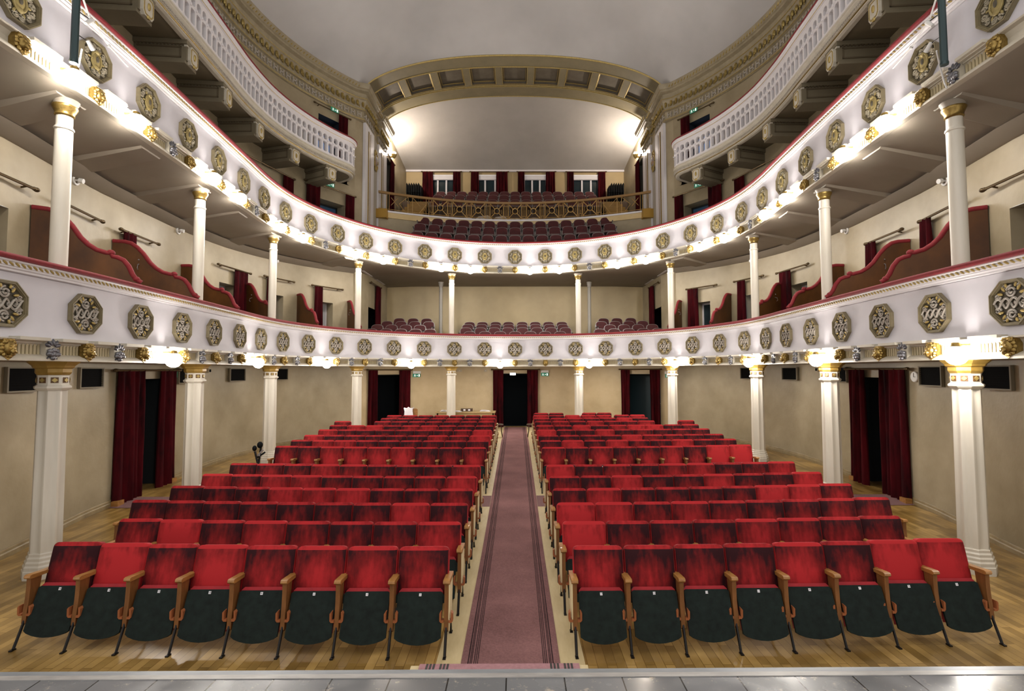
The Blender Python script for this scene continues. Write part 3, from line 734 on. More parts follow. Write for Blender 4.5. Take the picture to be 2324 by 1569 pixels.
def balcony(level):
    dz = DZ*(level-1); z = lambda v: v+dz
    nm = 'lower' if level == 1 else 'upper'
    B = thing('balcony', f'white horseshoe {nm} balcony front with carved octagons and red rail','balcony')
    P = path(UA,UB,.2)
    mb = MB(); mb.sweep(P,[(o,z(3.855)+v) for o,v in RAILP]); part('handrail', mb, REDP, B, smooth=50)
    mb = MB(); mb.sweep(P,[(.1,z(3.855)),(-.13,z(3.855)),(-.13,z(3.835)),(-.115,z(3.826)),(-.105,z(3.825)),(-.105,z(3.785)),(-.085,z(3.782)),(-.085,z(3.765)),(-.05,z(3.755)),(-.05,z(3.735)),(-.02,z(3.725)),(.1,z(3.72))]); part('rail_moulding', mb, WHITE, B, smooth=20)
    mb = MB(); u = UA
    for i in range(int((UB-UA)*1.14/.075)):
        uu = UA+(i+.5)*.075/1.14
        if uu > UB: break
        M = frame(uu,-.108,z(3.805))@RY(.6); mb.ball((0,0,0),(.042,.014,.014),5,4,M)
    part('gilt_rope', mb, GOLDP, B)
    mb = MB(); mb.sweep(P,[(.1,z(3.72)),(-.02,z(3.72)),(-.005,z(3.68)),(0,z(3.60)),(.0,z(3.05)),(-.012,z(2.99)),(-.012,z(2.96)),(.1,z(2.96))]); part('fascia', mb, FASC, B, smooth=40)
    mb = MB(); mb.sweep(P,[(.1,z(2.975)),(-.09,z(2.975)),(-.10,z(2.965)),(-.09,z(2.95)),(-.03,z(2.94)),(.005,z(2.88)),(0.0,z(2.80)),(-.04,z(2.785)),(-.075,z(2.765)),(-.09,z(2.74)),(-.09,z(2.715)),(.1,z(2.715))]); part('cornice', mb, STUC, B, smooth=30)
    # floor slab + soffit
    def ring(o0,zb,zt,zo):
        m = MB()
        for (a,b) in ((UA,UP),(30-UP,UB)):
            k = int((b-a)/.25)+1
            r0,r1 = [],[]
            for i in range(k+1):
                u_ = a+(b-a)*i/k; p = O(u_,o0); q = O(u_,WO(u_)); r0.append((p[0],p[1],zb)); r1.append((q[0],q[1],zo(u_)))
            m.grid([r0,r1]); m.grid([[(x,y,zt) for x,y,_ in r1],[(x,y,zt) for x,y,_ in r0]])
        k = 40; r0,r1 = [],[]
        for i in range(k+1):
            u_ = UP+(30-2*UP)*i/k; p = O(u_,o0); r0.append((p[0],p[1],zb))
            if level == 1: q = O(u_,WO(u_))
            else: q = (-5.6+11.2*i/k,22.4)
            r1.append((q[0],q[1],zo(u_)))
        m.grid([r0,r1])
        if level == 2:
            e = O(UP,WO(UP)); pz = zo(UP)
            m.add([(e[0],e[1],pz),r1[0],r0[0]],[(0,1,2)]); m.add([(-e[0],e[1],pz),r0[-1],r1[-1]],[(0,1,2)])
        r2 = [(-5.6+11.2*i/k,22.4,zt) for i in range(k+1)]
        m.grid([r2,[(x,y,zt) for x,y,_ in r0]])
        return m
    if level == 1: zo = lambda u_: 2.72
    else: zo = lambda u_: float(np.interp(min(u_,30-u_),[-2,5,8,10.4,11.5],[5.93,5.95,6.08,6.20,6.24]))
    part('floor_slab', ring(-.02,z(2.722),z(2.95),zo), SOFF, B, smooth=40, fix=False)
    # radial soffit beams
    if level == 2:
        for uu in (.83,3.8,6.85,9.6,20.4,23.15,26.2,29.17,5.3,24.7,2.3,27.7):
            w = WO(uu); M = frame(uu,0,0); mb = MB(); zz_ = zo(uu)
            mb.add([(-.22,.12,6.19),(.22,.12,6.19),(.22,w-.02,zz_-.06),(-.22,w-.02,zz_-.06),(-.32,.12,6.26),(.32,.12,6.26),(.32,w-.02,zz_+.02),(-.32,w-.02,zz_+.02)],[(0,1,2,3),(0,4,5,1),(1,5,6,2),(2,6,7,3),(3,7,4,0)],M)
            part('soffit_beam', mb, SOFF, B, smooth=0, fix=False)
        for (a,b) in ((UA,UP),(30-UP,UB)):
            k = int((b-a)/.25)+1; us_ = [a+(b-a)*i/k for i in range(k+1)]
            mb = MB(); mb.grid([[tuple(O(u_,WO(u_)-dd))+(zo(u_)+h,) for u_ in us_] for dd,h in ((0,-.14),(.05,-.13),(.26,0.))])
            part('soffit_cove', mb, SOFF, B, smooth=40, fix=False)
    # ornaments
    md = medallion(level)
    ln,cl,cp_ = lion(),cluster(),cpanel(.40)
    zc,zm = z(2.845),z(3.356)
    first = {}
    def put(o,M):
        k = o.name.split('.')[0]
        if k not in first: first[k] = 1; c = o
        else: c = dup(o)
        c.parent = B; c.matrix_basis = M
    for k in range(0,31):
        put(md, frame(k,0,zm)); put(ln, frame(k,-.0,zc)@Matrix.Diagonal((.82,.75,.86,1)))
    for k in range(0,30):
        lampgap = (k%3 == 2) if level == 1 else (k%3 != 2)
        if not lampgap: put(cl, frame(k+.5,-.01,zc)@Matrix.Diagonal((.9,.85,.86,1)))
        for q in (.25,.75): put(cp_, frame(k+q,-.015,zc))
    return B
B1 = balcony(1); B2 = balcony(2)
# seating tiers of the balconies (hidden mostly, but they carry the chairs)
def tier(B, y0s, zs, xh, bend):
    for (y0,y1),zt,zb in zip(y0s,zs,[z-.2 for z in zs]):
        n = 24; r = []
        mb = MB()
        top0 = [(-xh+2*xh*i/n, y0-bend*((-xh+2*xh*i/n)/5.0)**2) for i in range(n+1)]; top1 = [(x, y1 if y1>22.3 else y1-bend*(x/5.0)**2) for x,_ in top0]
        mb.grid([[(x,y,zb-.15) for x,y in top0],[(x,y,zt) for x,y in top0],[(x,y,zt) for x,y in top1]])
        part('seating_step', mb, mat('balcony_floor','54413a',.7) if 'balcony_floor' not in bpy.data.materials else bpy.data.materials['balcony_floor'], B, smooth=0, fix=False)

# lamps on the cornices
gm = MB(); gm.ball((0,0,0),.125,18,12); GM = mesh('globe', gm, GLOBE)
hm = MB(); hm.lathe([(.02,.16),(.045,.155),(.05,.13),(.07,.105),(.06,.10),(.03,.12)],10); hm.tube([(0,0,.12),(0,.17,.13)],.018,6); HM = mesh('holder', hm, GOLD)
nl = {1:0,2:0}
for level in (1,2):
    lamps = [k for k in range(30) if ((k%3 == 2) if level == 1 else (k%3 != 2))]
    for i,k in enumerate(lamps):
        side = i+1
        tot = len(lamps)
        lab = f'glowing globe lamp on the {"lower" if level==1 else "upper"} balcony cornice, ' + (f'{ORD[i+1]} from the left end' if i < tot/2 else f'{ORD[tot-i]} from the right end')
        t = thing('globe_lamp', lab, 'lamp', 'globe lamps on the %s balcony' % ('lower' if level==1 else 'upper'), M=frame(k+.5,-.212,(2.77 if level == 1 else 2.765)+DZ*(level-1)))
        link('globe', GM, t); link('holder', HM, t)

# ------------------------------------------------------------------ columns
def lower_column():
    r = thing('column','','column')
    mb = MB(); n = 8; ph = PI/8
    mb.lathe([(.235,0),(.235,.10),(.225,.11),(.225,.15),(.21,.17),(.21,.20),(.195,.22),(.195,.25),(.178,.27),(.178,.30),(.17,.31)],n,None,ph); part('base', mb, COLM, r, smooth=20)
    # fluted octagonal shaft: every face slightly hollow
    v = []; m = 24
    def sect(R_,z):
        o = []
        for i in range(8):
            a0 = ph+i*PI/4; a1 = a0+PI/4; p0 = np.array([math.cos(a0),math.sin(a0)])*R_; p1 = np.array([math.cos(a1),math.sin(a1)])*R_
            for q,hollow in ((0,0),(.14,0),(.26,.05),(.5,.075),(.74,.05),(.86,0)):
                pt = p0+(p1-p0)*q; pt = pt*(1-hollow); o.append((pt[0],pt[1],z))
        return o
    s0,s1 = sect(.166,.31),sect(.155,2.36); k = len(s0)
    mb = MB(); mb.add(s0+s1,[(i,(i+1)%k,k+(i+1)%k,k+i) for i in range(k)]); part('shaft', mb, COLM, r, smooth=25)
    mb = MB(); mb.lathe([(.160,2.34),(.185,2.36),(.195,2.375),(.195,2.395),(.175,2.41),(.165,2.42),(.165,2.53),(.172,2.54)],n,None,ph); cpt = part('capital', mb, COLM, r, smooth=20)
    mb = MB(); md = MB()
    for i in range(8):
        a = i*PI/4; M = RZ(a)@T(.158,0,2.475); mb.box(-.01,.002,-.038,.038,-.036,.036,M); md.prism([(0,.03),(.032,0),(0,-.03),(-.032,0)],'x',0,.010,M)
    pn = part('square_panel', mb, mat('umber_panel','5b3d1d',.6), cpt, smooth=0); part('gilt_diamond', md, GOLDP, pn, smooth=0)
    mb = MB(); mb.lathe([(.165,2.54),(.18,2.555),(.19,2.575),(.19,2.62),(.215,2.635),(.225,2.66),(.27,2.70),(.28,2.72)],n,None,ph); part('abacus', mb, mat('ochre_gilding','a88a45',.5,.2,noise=(10,'8d6d2c',.3)), r, smooth=20)
    return r
def upper_column():
    r = thing('column','','column')
    mb = MB(); mb.lathe([(.125,0),(.125,.05),(.105,.08),(.098,.12)],16); part('base', mb, COLM, r)
    mb = MB(); mb.lathe([(.098,.10),(.098,2.85),(.092,2.90)],16); mb.lathe([(.106,2.84),(.112,2.855),(.106,2.87)],16); part('shaft', mb, COLM, r, smooth=50)
    mb = MB(); mb.lathe([(.092,2.9),(.092,3.02),(.10,3.03)],16); part('neck', mb, COLM, r)
    mb = MB(); mb.lathe([(.098,3.02),(.112,3.035),(.105,3.05),(.11,3.08),(.135,3.13),(.142,3.15),(.138,3.165)],16); part('capital', mb, GOLD, r)
    mb = MB(); mb.lathe([(.128,3.16),(.135,3.19),(.15,3.22),(.16,3.24)],16); part('abacus', mb, SOFF, r)
    return r
LC,UC = lower_column(),upper_column()
CU = [.83,3.8,6.85,9.9,12.95]
first = True
for s in (0,1):
    for i,u in enumerate(CU):
        uu = u if s == 0 else 30-u; sd = 'left' if s == 0 else 'right'
        p = O(uu,.2); z0 = zf(p[1])
        a = LC if first else dup(LC); b = UC if first else dup(UC); first = False
        M = frame(uu,.2,z0); sc = (2.72-z0)/2.72
        a.matrix_basis = M@Matrix.Diagonal((1,1,sc,1)); b.matrix_basis = frame(uu,.2,2.955)
        tag(a, f'white octagonal column under the lower balcony, {ORD[i+1]} from the stage on the {sd}','column','octagonal columns under the lower balcony')
        tag(b, f'slim white round column under the upper balcony, {ORD[i+1]} from the stage on the {sd}','column','round columns under the upper balcony')
        if s == 0 and i == 0: pass
for s,nm in ((-1,'left'),(1,'right')):
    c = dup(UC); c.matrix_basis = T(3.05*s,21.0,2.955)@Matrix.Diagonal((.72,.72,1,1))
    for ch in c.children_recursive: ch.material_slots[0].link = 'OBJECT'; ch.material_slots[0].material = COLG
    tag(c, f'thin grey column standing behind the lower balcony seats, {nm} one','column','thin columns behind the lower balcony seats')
# ------------------------------------------------------------------ stalls seats
def stall_seat():
    r = thing('theatre_seat','','seat')
    # backrest: padded slab with rounded upper corners, leaning back
    def outline(w,h,rc,n=5):
        pts = [(-w,0),(w,0)]
        pts += [(w-rc+rc*math.cos(a),h-rc+rc*math.sin(a)) for a in np.linspace(0,PI/2,n)]
        pts += [(-w+rc-rc*math.sin(a),h-rc+rc*math.cos(a)) for a in np.linspace(0,PI/2,n)]
        return pts
    o0,o1 = outline(.2465,.43,.05),outline(.222,.405,.045)
    o1 = [(x,z+.012) for x,z in o1]
    M = T(0,-.105,.445)@RX(-.25); n = len(o0)
    mb = MB(); v = [(x,.045,z) for x,z in o0]+[(x,-.005,z) for x,z in o0]+[(x*.97,-.018,z+.002) for x,z in o0]+[(x,-.028,z) for x,z in o1]
    fs = [(k*n+i,k*n+(i+1)%n,(k+1)*n+(i+1)%n,(k+1)*n+i) for k in range(3) for i in range(n)]
    # domed front
    c0 = len(v); v += [(x*.6,-.036,.2+(z-.2)*.6) for x,z in o1]; fs += [(3*n+i,3*n+(i+1)%n,c0+(i+1)%n,c0+i) for i in range(n)]; fs += [tuple(range(c0,c0+n)),tuple(range(n))[::-1]]
    v = [tuple(M@Vector(p)) for p in v]
    mb.add(v,fs); part('backrest', mb, VELV, r, smooth=60)
    mb = MB(); mb.prism(outline(.240,.42,.045),'y',.045,.058,M); part('back_board', mb, SHELL, r, smooth=30)
    # folded-up seat: dark underside board with a curved lower edge and a red cushion behind it
    pan = [(-.212,.0),(-.18,-.022),(-.12,-.042),(-.06,-.053),(0,-.057),(.06,-.053),(.12,-.042),(.18,-.022),(.212,.0),(.212,.37),(.19,.385),(-.19,.385),(-.212,.37)]
    M = T(0,-.345,.155)@RX(-.40)
    mb = MB(); mb.prism(pan,'y',0,.022,M); part('seat_board', mb, SEATB, r, smooth=30)
    cu = [(-.205,.03),(.205,.03),(.205,.39),(.18,.415),(-.18,.415),(-.205,.39)]
    mb = MB(); n = 6; cc = [(x*.93,.03+(z-.03)*.96) for x,z in cu]
    v = [(x,.022,z) for x,z in cu]+[(x,.06,z) for x,z in cu]+[(x,.085,z) for x,z in cc]
    mb.add(v,[(k*n+i,k*n+(i+1)%n,(k+1)*n+(i+1)%n,(k+1)*n+i) for k in range(2) for i in range(n)]+[tuple(range(n)),tuple(range(2*n,3*n))],M); part('seat_cushion', mb, VELT, r, smooth=50)
    mb = MB(); mb.box(-.011,.011,-.004,0,.346,.370,M); part('number_plate', mb, PAPER, r, smooth=0)
    # arm assembly at local x (made at -.25, the left end)
    for sx in (-1,):
        arm_set(r,-.255)
    return r
def arm_set(r, x, panel=False):
    mb = MB(); pf = [(-.275,.605),(-.285,.618),(-.28,.636),(-.26,.642),(-.12,.628),(.01,.622),(.01,.59),(-.12,.596),(-.24,.602)]
    mb.prism(pf,'x',x-.031,x+.031); part('armrest', mb, ARMW, r, smooth=40)
    mb = MB(); mb.prism([(-.262,.603),(-.145,.597),(-.165,.47),(-.205,.34),(-.245,.21),(-.285,.185),(-.30,.20),(-.29,.30),(-.272,.42),(-.264,.52)],'x',x-.02,x+.02); part('arm_post', mb, ARMD, r, smooth=40)
    mb = MB()
    for q in (-1,1): mb.prism([(.022*q,.27),(.05*q,.27),(.062*q,.285),(.062*q,.35),(.05*q,.365),(.044*q,.365),(.044*q,.29),(.022*q,.29)],'y',-.30,-.25,T(x,0,0))
    part('hinge_block', mb, mat('hinge_wood','9a5a35',.5) if 'hinge_wood' not in bpy.data.materials else bpy.data.materials['hinge_wood'], r, smooth=20)
    mb = MB(); mb.tube([(x,-.275,.25),(x,-.335,.12),(x,-.385,.012)],.013,6); mb.box(x-.014,x+.014,-.42,-.37,0,.012); part('leg', mb, BLKM, r)
    mb = MB(); mb.tube([(x,-.20,.30),(x,-.08,.30),(x,.0,.25),(x,.06,.012)],.012,6); mb.box(x-.014,x+.014,.045,.10,0,.012); part('leg', mb, BLKM, r)
    if panel:
        q = x+(.026 if x>0 else -.026)
        mb = MB(); mb.prism([(-.262,.60),(-.06,.595),(-.07,.50),(-.10,.36),(-.20,.30),(-.28,.19),(-.29,.32),(-.27,.46)],'x',q-.006,q+.006); part('side_panel', mb, CREAM, r, smooth=20)
PROTO = {}
base = stall_seat()
def seat_variant(end):   # 'mid','outL' (extra arm on the right = aisle/outer end), etc.
    return base
ROWS = [ # Y of backrest top, nL, nR
 (5.15,8,8),(5.97,8,8),(6.80,9,9),(7.58,9,9),(8.34,9,9),(9.16,9,9),(10.88,9,9),(11.73,9,9),(12.45,9,9),(13.35,9,9),(14.15,9,9),(15.0,7,7),(15.72,7,7),(16.45,7,7),(17.25,0,4)]
PITCH = .503
used = [False]
nums = {-1:[2,4,6,8,10,12,14,16],1:[17,15,13,11,9,7,5,3]}
ends = {}
def make_end(name, x, panel):
    e = bpy.data.objects.new('tmp', None); COL.objects.link(e); arm_set(e, x, panel); return e
E_R = make_end('r', .255, True); E_L = make_end('l', -.255, True); E_Rp = make_end('rp', .255, False)
def seat_at(x, y, label, group, extra=None, swap=False):
    if not used[0]: o = base; used[0] = True
    else: o = dup(base)
    o.location = (x,y,zf(y)); tag(o,label,'seat',group)
    return o
first_front = {}
pending = []
for ri,(Y,nL,nR) in enumerate(ROWS):
    for s,n in ((-1,nL),(1,nR)):
        blk = 'left' if s < 0 else 'right'
        x0 = .60 if ri == 0 else .572
        idx = list(range(n))
        if ri == 11: idx = list(range(7))+[8.35]
        if ri == 13 and s > 0: idx = [0,1,2,3,4,5.15,6.15]
        if ri == 14: idx = [0.1,1.1,3.3,4.3][:n]
        for c,i in enumerate(idx):
            xm = x0+PITCH*(i+.5); x = s*xm
            y = Y+.0095*xm*xm*(1 if ri < 7 else .6)
            rowlab = 'front row' if ri == 0 else f'{ORD[ri+1]} row from the stage'
            lab = f'red velvet folding seat, {ORD[c+1]} from the aisle in {rowlab}, {blk} block'
            if ri == 11 and c == 7: lab = f'red velvet seat alone beside a column at the {blk} end of twelfth row'
            extra = None
            if s < 0:
                if c == 0 or (ri == 11 and c == 7): extra = E_R       # aisle end of the left block is its right side
            else:
                if c == len(idx)-1 or i == 4 and ri == 13 or (ri == 11 and c >= 6): extra = E_Rp
            pending.append((x,y,lab,f'stalls seats, {blk} block',extra,s,ri,c))
SEATS = {}
for (x,y,lab,g,extra,s,ri,c) in pending: SEATS[s,ri,c] = seat_at(x,y,lab,g)
for (x,y,lab,g,extra,s,ri,c) in pending:
    o = SEATS[s,ri,c]
    if extra:
        for ch in kids(extra): dup(ch, o)
    if s > 0 and c == 0: # aisle end panel on the left arm of the right block
        mb = None
        for ch in kids(E_L):
            if ch.name.startswith('side_panel'): dup(ch,o)
for e in (E_R,E_L,E_Rp):
    for ch in kids(e): bpy.data.objects.remove(ch)
    bpy.data.objects.remove(e)
INK = mat('plate_ink','201a18',.7)
for s in (-1,1):
    for c in range(8):
        o = SEATS[s,0,c]; pl = [k for k in o.children if k.name.startswith('number_plate')][0]
        text(str(nums[s][c]),.022,INK,pl,T(0,-.345,.155)@RX(-.40)@T(0,-.0048,.358)@RX(PI/2),'number')

# ------------------------------------------------------------------ balcony chairs
def balcony_chair(w):
    r = thing('balcony_chair','','chair')
    h = w/2
    def hood(hw,hh): return [(-hw,0),(hw,0),(hw,hh*.70)]+[(hw*abs(math.cos(a))**.7*(1 if a < PI/2 else -1),hh*.70+hh*.30*math.sin(a)**.8) for a in np.linspace(.15,PI-.15,11)]+[(-hw,hh*.70)]
    M = T(0,0,.43)@RX(-.16)
    mb = MB(); mb.prism(hood(h-.055,.43),'y',-.03,.03,M); part('backrest', mb, MAROON, r, smooth=50)
    mb = MB(); ou = hood(h-.043,.443); iu = hood(h-.056,.43); mb.ring(ou,iu,'y',-.02,.036,M); part('back_frame', mb, CHROME, r, smooth=50)
    mb = MB(); mb.prism([(-h+.05,-.0),(h-.05,0),(h-.04,-.36),(h-.10,-.42),(-h+.10,-.42),(-h+.04,-.36)],'z',.40,.46); part('seat_pad', mb, MARLT, r, smooth=40)
    for q in (-1,1):
        mb = MB(); x = q*(h-.03); mb.tube([(x,-.36,0),(x,-.36,.40),(x,-.30,.60)],.013,6); part('leg', mb, CHROME, r)
        mb = MB(); mb.tube([(x,.06,0),(x,.0,.42),(x,.07,.72)],.013,6); part('leg', mb, CHROME, r)
        mb = MB(); mb.box(x-.02,x+.02,-.34,-.02,.60,.63); part('armrest', mb, BLKM, r)
    return r
BC = balcony_chair(.55); bc_used = [False]
def bchair(x,y,z,rz,lab,grp):
    if not bc_used[0]: o = BC; bc_used[0] = True
    else: o = dup(BC)
    o.matrix_basis = T(x,y,z)@RZ(rz); tag(o,lab,'chair',grp)
def unx(px_,y,ydepth):
    v = ax[0]*((px_-1162-18.3195)/f_px)+ax[1]*(-(y-784.5+3.7924)/f_px)+ax[2]; t = ydepth/v[1]
    return cx0+v[0]*t, 2.6+v[2]*t
MIDROW = 'middle group of lower balcony'
def bend_y(Yc,b,x): return Yc-b*(x/5.)**2
C_ROWS = [(20.10,3.23,[-1.78,-1.18,-.59,0,.6,1.18,1.77]),(20.70,3.43,[-1.99,-1.4,-.84,-.3,.3,.88,1.46,2.04]),(21.32,3.62,[-1.98,-1.4,-.83,-.27,.29,.85,1.43,1.99]),(21.98,3.78,[-1.96,-1.41,-.84,-.29,.3,.86,1.43,2.01])]
for r,(Y,z,xs) in enumerate(C_ROWS):
    for i,x in enumerate(xs):
        bchair(x,Y,z,0,f'maroon chair, {ORD[i+1]} from left in {ORD[r+1]} row, middle group of lower balcony','lower balcony chairs, middle group')
S_ROWS = [(18.9,3.25,[-5.25,-5.06+.35,-4.48+.2,-3.94+.1,-3.37+.05]),(19.6,3.46,[-5.28,-4.76,-4.24,-3.78,-3.32]),(20.4,3.67,[-5.12,-4.54,-4.0,-3.46]),(21.2,3.87,[-4.81,-4.23,-3.68])]
S_ROWS = [(18.95,3.25,[-5.25,-4.72,-4.2,-3.67]),(18.95,3.25,[])]+[]
LR = [(18.9,3.25,[-5.3,-4.77,-4.24,-3.71,-3.18]),(19.6,3.46,[-5.27,-4.74,-4.21,-3.68]),(20.4,3.67,[-5.10,-4.56,-4.02,-3.48]),(21.2,3.87,[-4.81,-4.25,-3.70])]
for s,nm in ((-1,'left'),(1,'right')):
    for r,(Y,z,xs) in enumerate(LR):
        for i,x in enumerate(xs[::-1]):
            bchair(-x*s if s < 0 and False else (x if s < 0 else -x),Y+.25*(5.0-abs(x))/2,z,.14*s,f'maroon chair, {ORD[i+1]} from inner end in {ORD[r+1]} row, {nm} group of lower balcony',f'lower balcony chairs, {nm} group')
U_ROWS = [(19.92,7.0,4.0),(20.87,7.58,4.06),(21.72,8.08,4.07)]
for r,(Y,z,xm) in enumerate(U_ROWS):
    for i in range(15):
        x = -xm+2*xm*(i+.5)/15
        lab = (f'{ORD[i+1]} from left' if i < 7 else ('centre chair' if i == 7 else f'{ORD[15-i]} from right'))
        bchair(x,bend_y(Y,1.05,x),z,-.035*x,f'maroon chair, {lab} in {ORD[r+1]} row above the upper balcony rail','upper balcony chairs')
G_ROWS = [(23.7,9.92),(24.6,10.40)]
for r,(Y,z) in enumerate(G_ROWS):
    for i in range(15):
        x = -3.62+7.24*i/14
        lab = (f'{ORD[i+1]} from left' if i < 7 else ('centre chair' if i == 7 else f'{ORD[15-i]} from right'))
        bchair(x,Y,z,0,f'dark red chair, {lab} in {ORD[r+1]} row of the rear gallery','rear gallery chairs')
for i in range(15):
    x = -3.62+7.24*i/14
    lab = (f'{ORD[i+1]} from left' if i < 7 else ('centre chair' if i == 7 else f'{ORD[15-i]} from right'))
    bchair(x,22.95,9.44,0,f'dark red chair, {lab} in the row just behind the gallery railing','rear gallery chairs')
bfl = mat('balcony_floor','4f3c2a',.7)
def tier(B, rows, xh, b, yend, zlow):
    n = 20
    for k,(y0,zt) in enumerate(rows):
        y1 = rows[k+1][0] if k+1 < len(rows) else yend
        xs = [-xh+2*xh*i/n for i in range(n+1)]
        f_ = [(x,bend_y(y0,b,x)) for x in xs]; g_ = [(x,bend_y(y1,b,x) if k+1 < len(rows) else yend) for x in xs]
        mb = MB(); mb.grid([[(x,y,zlow) for x,y in f_],[(x,y,zt) for x,y in f_],[(x,y,zt) for x,y in g_]])
        part('seating_step', mb, bfl, B, smooth=0, fix=False)
tier(B1,[(19.62,3.228),(20.25,3.428),(20.86,3.618),(21.5,3.778)],2.45,1.3,22.38,2.95)
for s in (-1,1):
    for k,(y0,y1,z) in enumerate(((0,19.15,3.248),(19.15,19.9,3.458),(19.9,20.72,3.668),(20.72,22.38,3.868))):
        xs = np.linspace(2.95,5.5,8); cx = [abs(float(O(u,.3)[0])) for u in np.arange(15,19.9,.1)]; cy = [float(O(u,.3)[1]) for u in np.arange(15,19.9,.1)]
        f0 = [(x*s,float(np.interp(x,cx,cy)) if k == 0 else y0) for x in xs]; f1 = [(x*s,y1) for x in xs]
        mb = MB(); mb.grid([[(x,y,2.96) for x,y in f0],[(x,y,z) for x,y in f0],[(x,max(y,a[1]+.01),z) for (x,y),a in zip(f1,f0)]]); part('seating_step', mb, bfl, B1, smooth=0, fix=False)
tier(B2,[(19.5,6.998),(20.42,7.578),(21.27,8.078)],5.55,1.05,21.9,6.45)
# ------------------------------------------------------------------ rear gallery: parapet, railing, steps
def gy(x): return 21.9-1.45*(x/5.5)**2
def gpath(n=40,xm=5.5): return [((x,gy(x)),(0,1)) for x in np.linspace(-xm,xm,n)]
G = thing('gallery','rear gallery parapet and stepped floor above the upper balcony','gallery')
mb = MB(); mb.sweep(gpath(),[(0,6.45),(0,8.78),(.12,8.78),(.12,6.45)]); part('parapet', mb, WALL, G, smooth=50)
mb = MB(); mb.sweep(gpath(),[(-.05,8.76),(-.05,8.98),(.16,8.98),(.16,8.76)]); part('wooden_band', mb, BANDW, G, smooth=30)
mb = MB(); mb.sweep(gpath(),[(-.08,8.98),(-.08,9.05),(.16,9.05),(.16,8.98)]); part('ledge', mb, WHITE, G, smooth=30)
mb = MB(); mb.grid([[(x,gy(x)+.1,9.0) for x in np.linspace(-5.55,5.55,30)],[(x,25.97,9.0) for x in np.linspace(-5.55,5.55,30)]]); part('gallery_floor', mb, bfl, G, fix=False)
for y0,y1,z in ((22.45,23.2,9.43),(23.2,24.1,9.91),(24.1,24.95,10.39),(24.95,25.96,10.87)):
    mb = MB(); mb.box(-3.95 if z<10.8 else -5.55,3.95 if z<10.8 else 5.55,y0,y1,9.0,z); part('seating_step', mb, bfl, G, smooth=0)
for s in (-1,1):
    mb = MB(); mb.box(min(5.59*s,5.15*s),max(5.59*s,5.15*s),20.32,20.62,8.7,9.06); part('end_block', mb, mat('ochre_block','a07a26',.5) if s<0 else bpy.data.materials['ochre_block'], G)
RL = thing('gallery_railing','brass railing with circles and crossed bars along the rear gallery edge','railing')
mb = MB(); mb.sweep(gpath(),[(-.045,9.74),(-.045,9.83),(.06,9.83),(.06,9.74)]); part('handrail', mb, mat('rail_wood','8a6838',.4), RL, smooth=30)
mb = MB(); mb.tube([(x,gy(x)-.01,9.12) for x in np.linspace(-5.5,5.5,40)],.012,5); part('bottom_bar', mb, BRASS, RL)
PW = .79; x = -4.5*PW
def strut(mb,xa,za,xb,zb,r=.021): mb.tube([(xa,gy(xa)-.01,za),(xb,gy(xb)-.01,zb)],r,5)
for i in range(9):
    xc = (i-4)*PW; w = .28; mb = MB()
    for q in (-1,1): strut(mb,xc+q*w,9.08,xc+q*w,9.74,.014)
    for qa in (-1,1):
        for qz in (-1,1): strut(mb,xc+qa*w,9.43+qz*.31,xc+qa*.08,9.43+qz*.085)
    mb.tube([(xc+.12*math.cos(a),gy(xc)-.012,9.43+.12*math.sin(a)) for a in np.linspace(0,2*PI,17)],.022,5)
    part('cross_panel', mb, BRASS, RL)
    strut(m2 := MB(),xc-.05,9.62,xc,9.55,.009); strut(m2,xc+.05,9.62,xc,9.55,.009); strut(m2,xc-.2,9.30,xc-.2,9.5,.009); strut(m2,xc+.2,9.30,xc+.2,9.5,.009); part('inner_bars', m2, BRASS, RL)
for i in range(10):
    xc = (i-4.5)*PW; mb = MB(); w = .085
    for q in (-1,-.35,.35,1): strut(mb,xc+q*w,9.2,xc+q*w,9.64,.008)
    for z in (9.2,9.64): strut(mb,xc-w,z,xc+w,z,.012)
    for q in (-1,1): strut(mb,xc+q*.06,9.08,xc+q*.06,9.2,.012); strut(mb,xc+q*.06,9.64,xc+q*.06,9.74,.012)
    part('bar_panel', mb, BRASS, RL)
for s in (-1,1):
    mb = MB()
    for (xa,za,xb,zb) in ((3.72,9.08,3.72,9.74),(4.25,9.08,4.25,9.74),(4.42,9.08,4.42,9.74),(3.72,9.5,4.0,9.1),(4.25,9.74,3.95,9.4),(4.42,9.74,4.75,9.40),(4.75,9.40,4.55,9.12),(4.8,9.62,5.05,9.3),(4.8,9.3,5.05,9.62),(5.12,9.08,5.12,9.74),(5.2,9.08,5.2,9.74)): strut(mb,s*xa,za,s*xb,zb,.011)
    part('end_panel', mb, BRASS, RL)
    t = thing('stair_flight',f'shiny wooden steps at the {"left" if s<0 else "right"} end of the rear gallery','stairs')
    for k in range(6):
        mb = MB(); a,b = (3.98*s,(5.05-.06*k)*s); mb.box(min(a,b),max(a,b),21.55+.26*k,24.92,9.0+.01,9.15+.205*k); part('step', mb, STEPM, t, smooth=0)
for i,(x,w,h) in enumerate(((-2.2,.42,.28),(-1.35,.40,.36),(-.62,.34,.34),(-.02,.42,.24),(.72,.5,.26))):
    t = MB(); rr = random.Random(i); t.ball((0,0,h*.5),(w,.16,h*.5),14,9)
    t.v = [(a*(1+.12*math.sin(9*a+i)),b*(1+.2*math.sin(11*c+a*7)),max(0,c*(1+.08*math.sin(13*a+5*b)))) for a,b,c in t.v]
    o = part('plastic_bundle', t, PLAST, M=T(x,22.28,9.002)); tag(o,f'{ORD[i+1]} clear plastic wrapped bundle from the left behind the gallery railing','bundle','plastic bundles behind the railing')
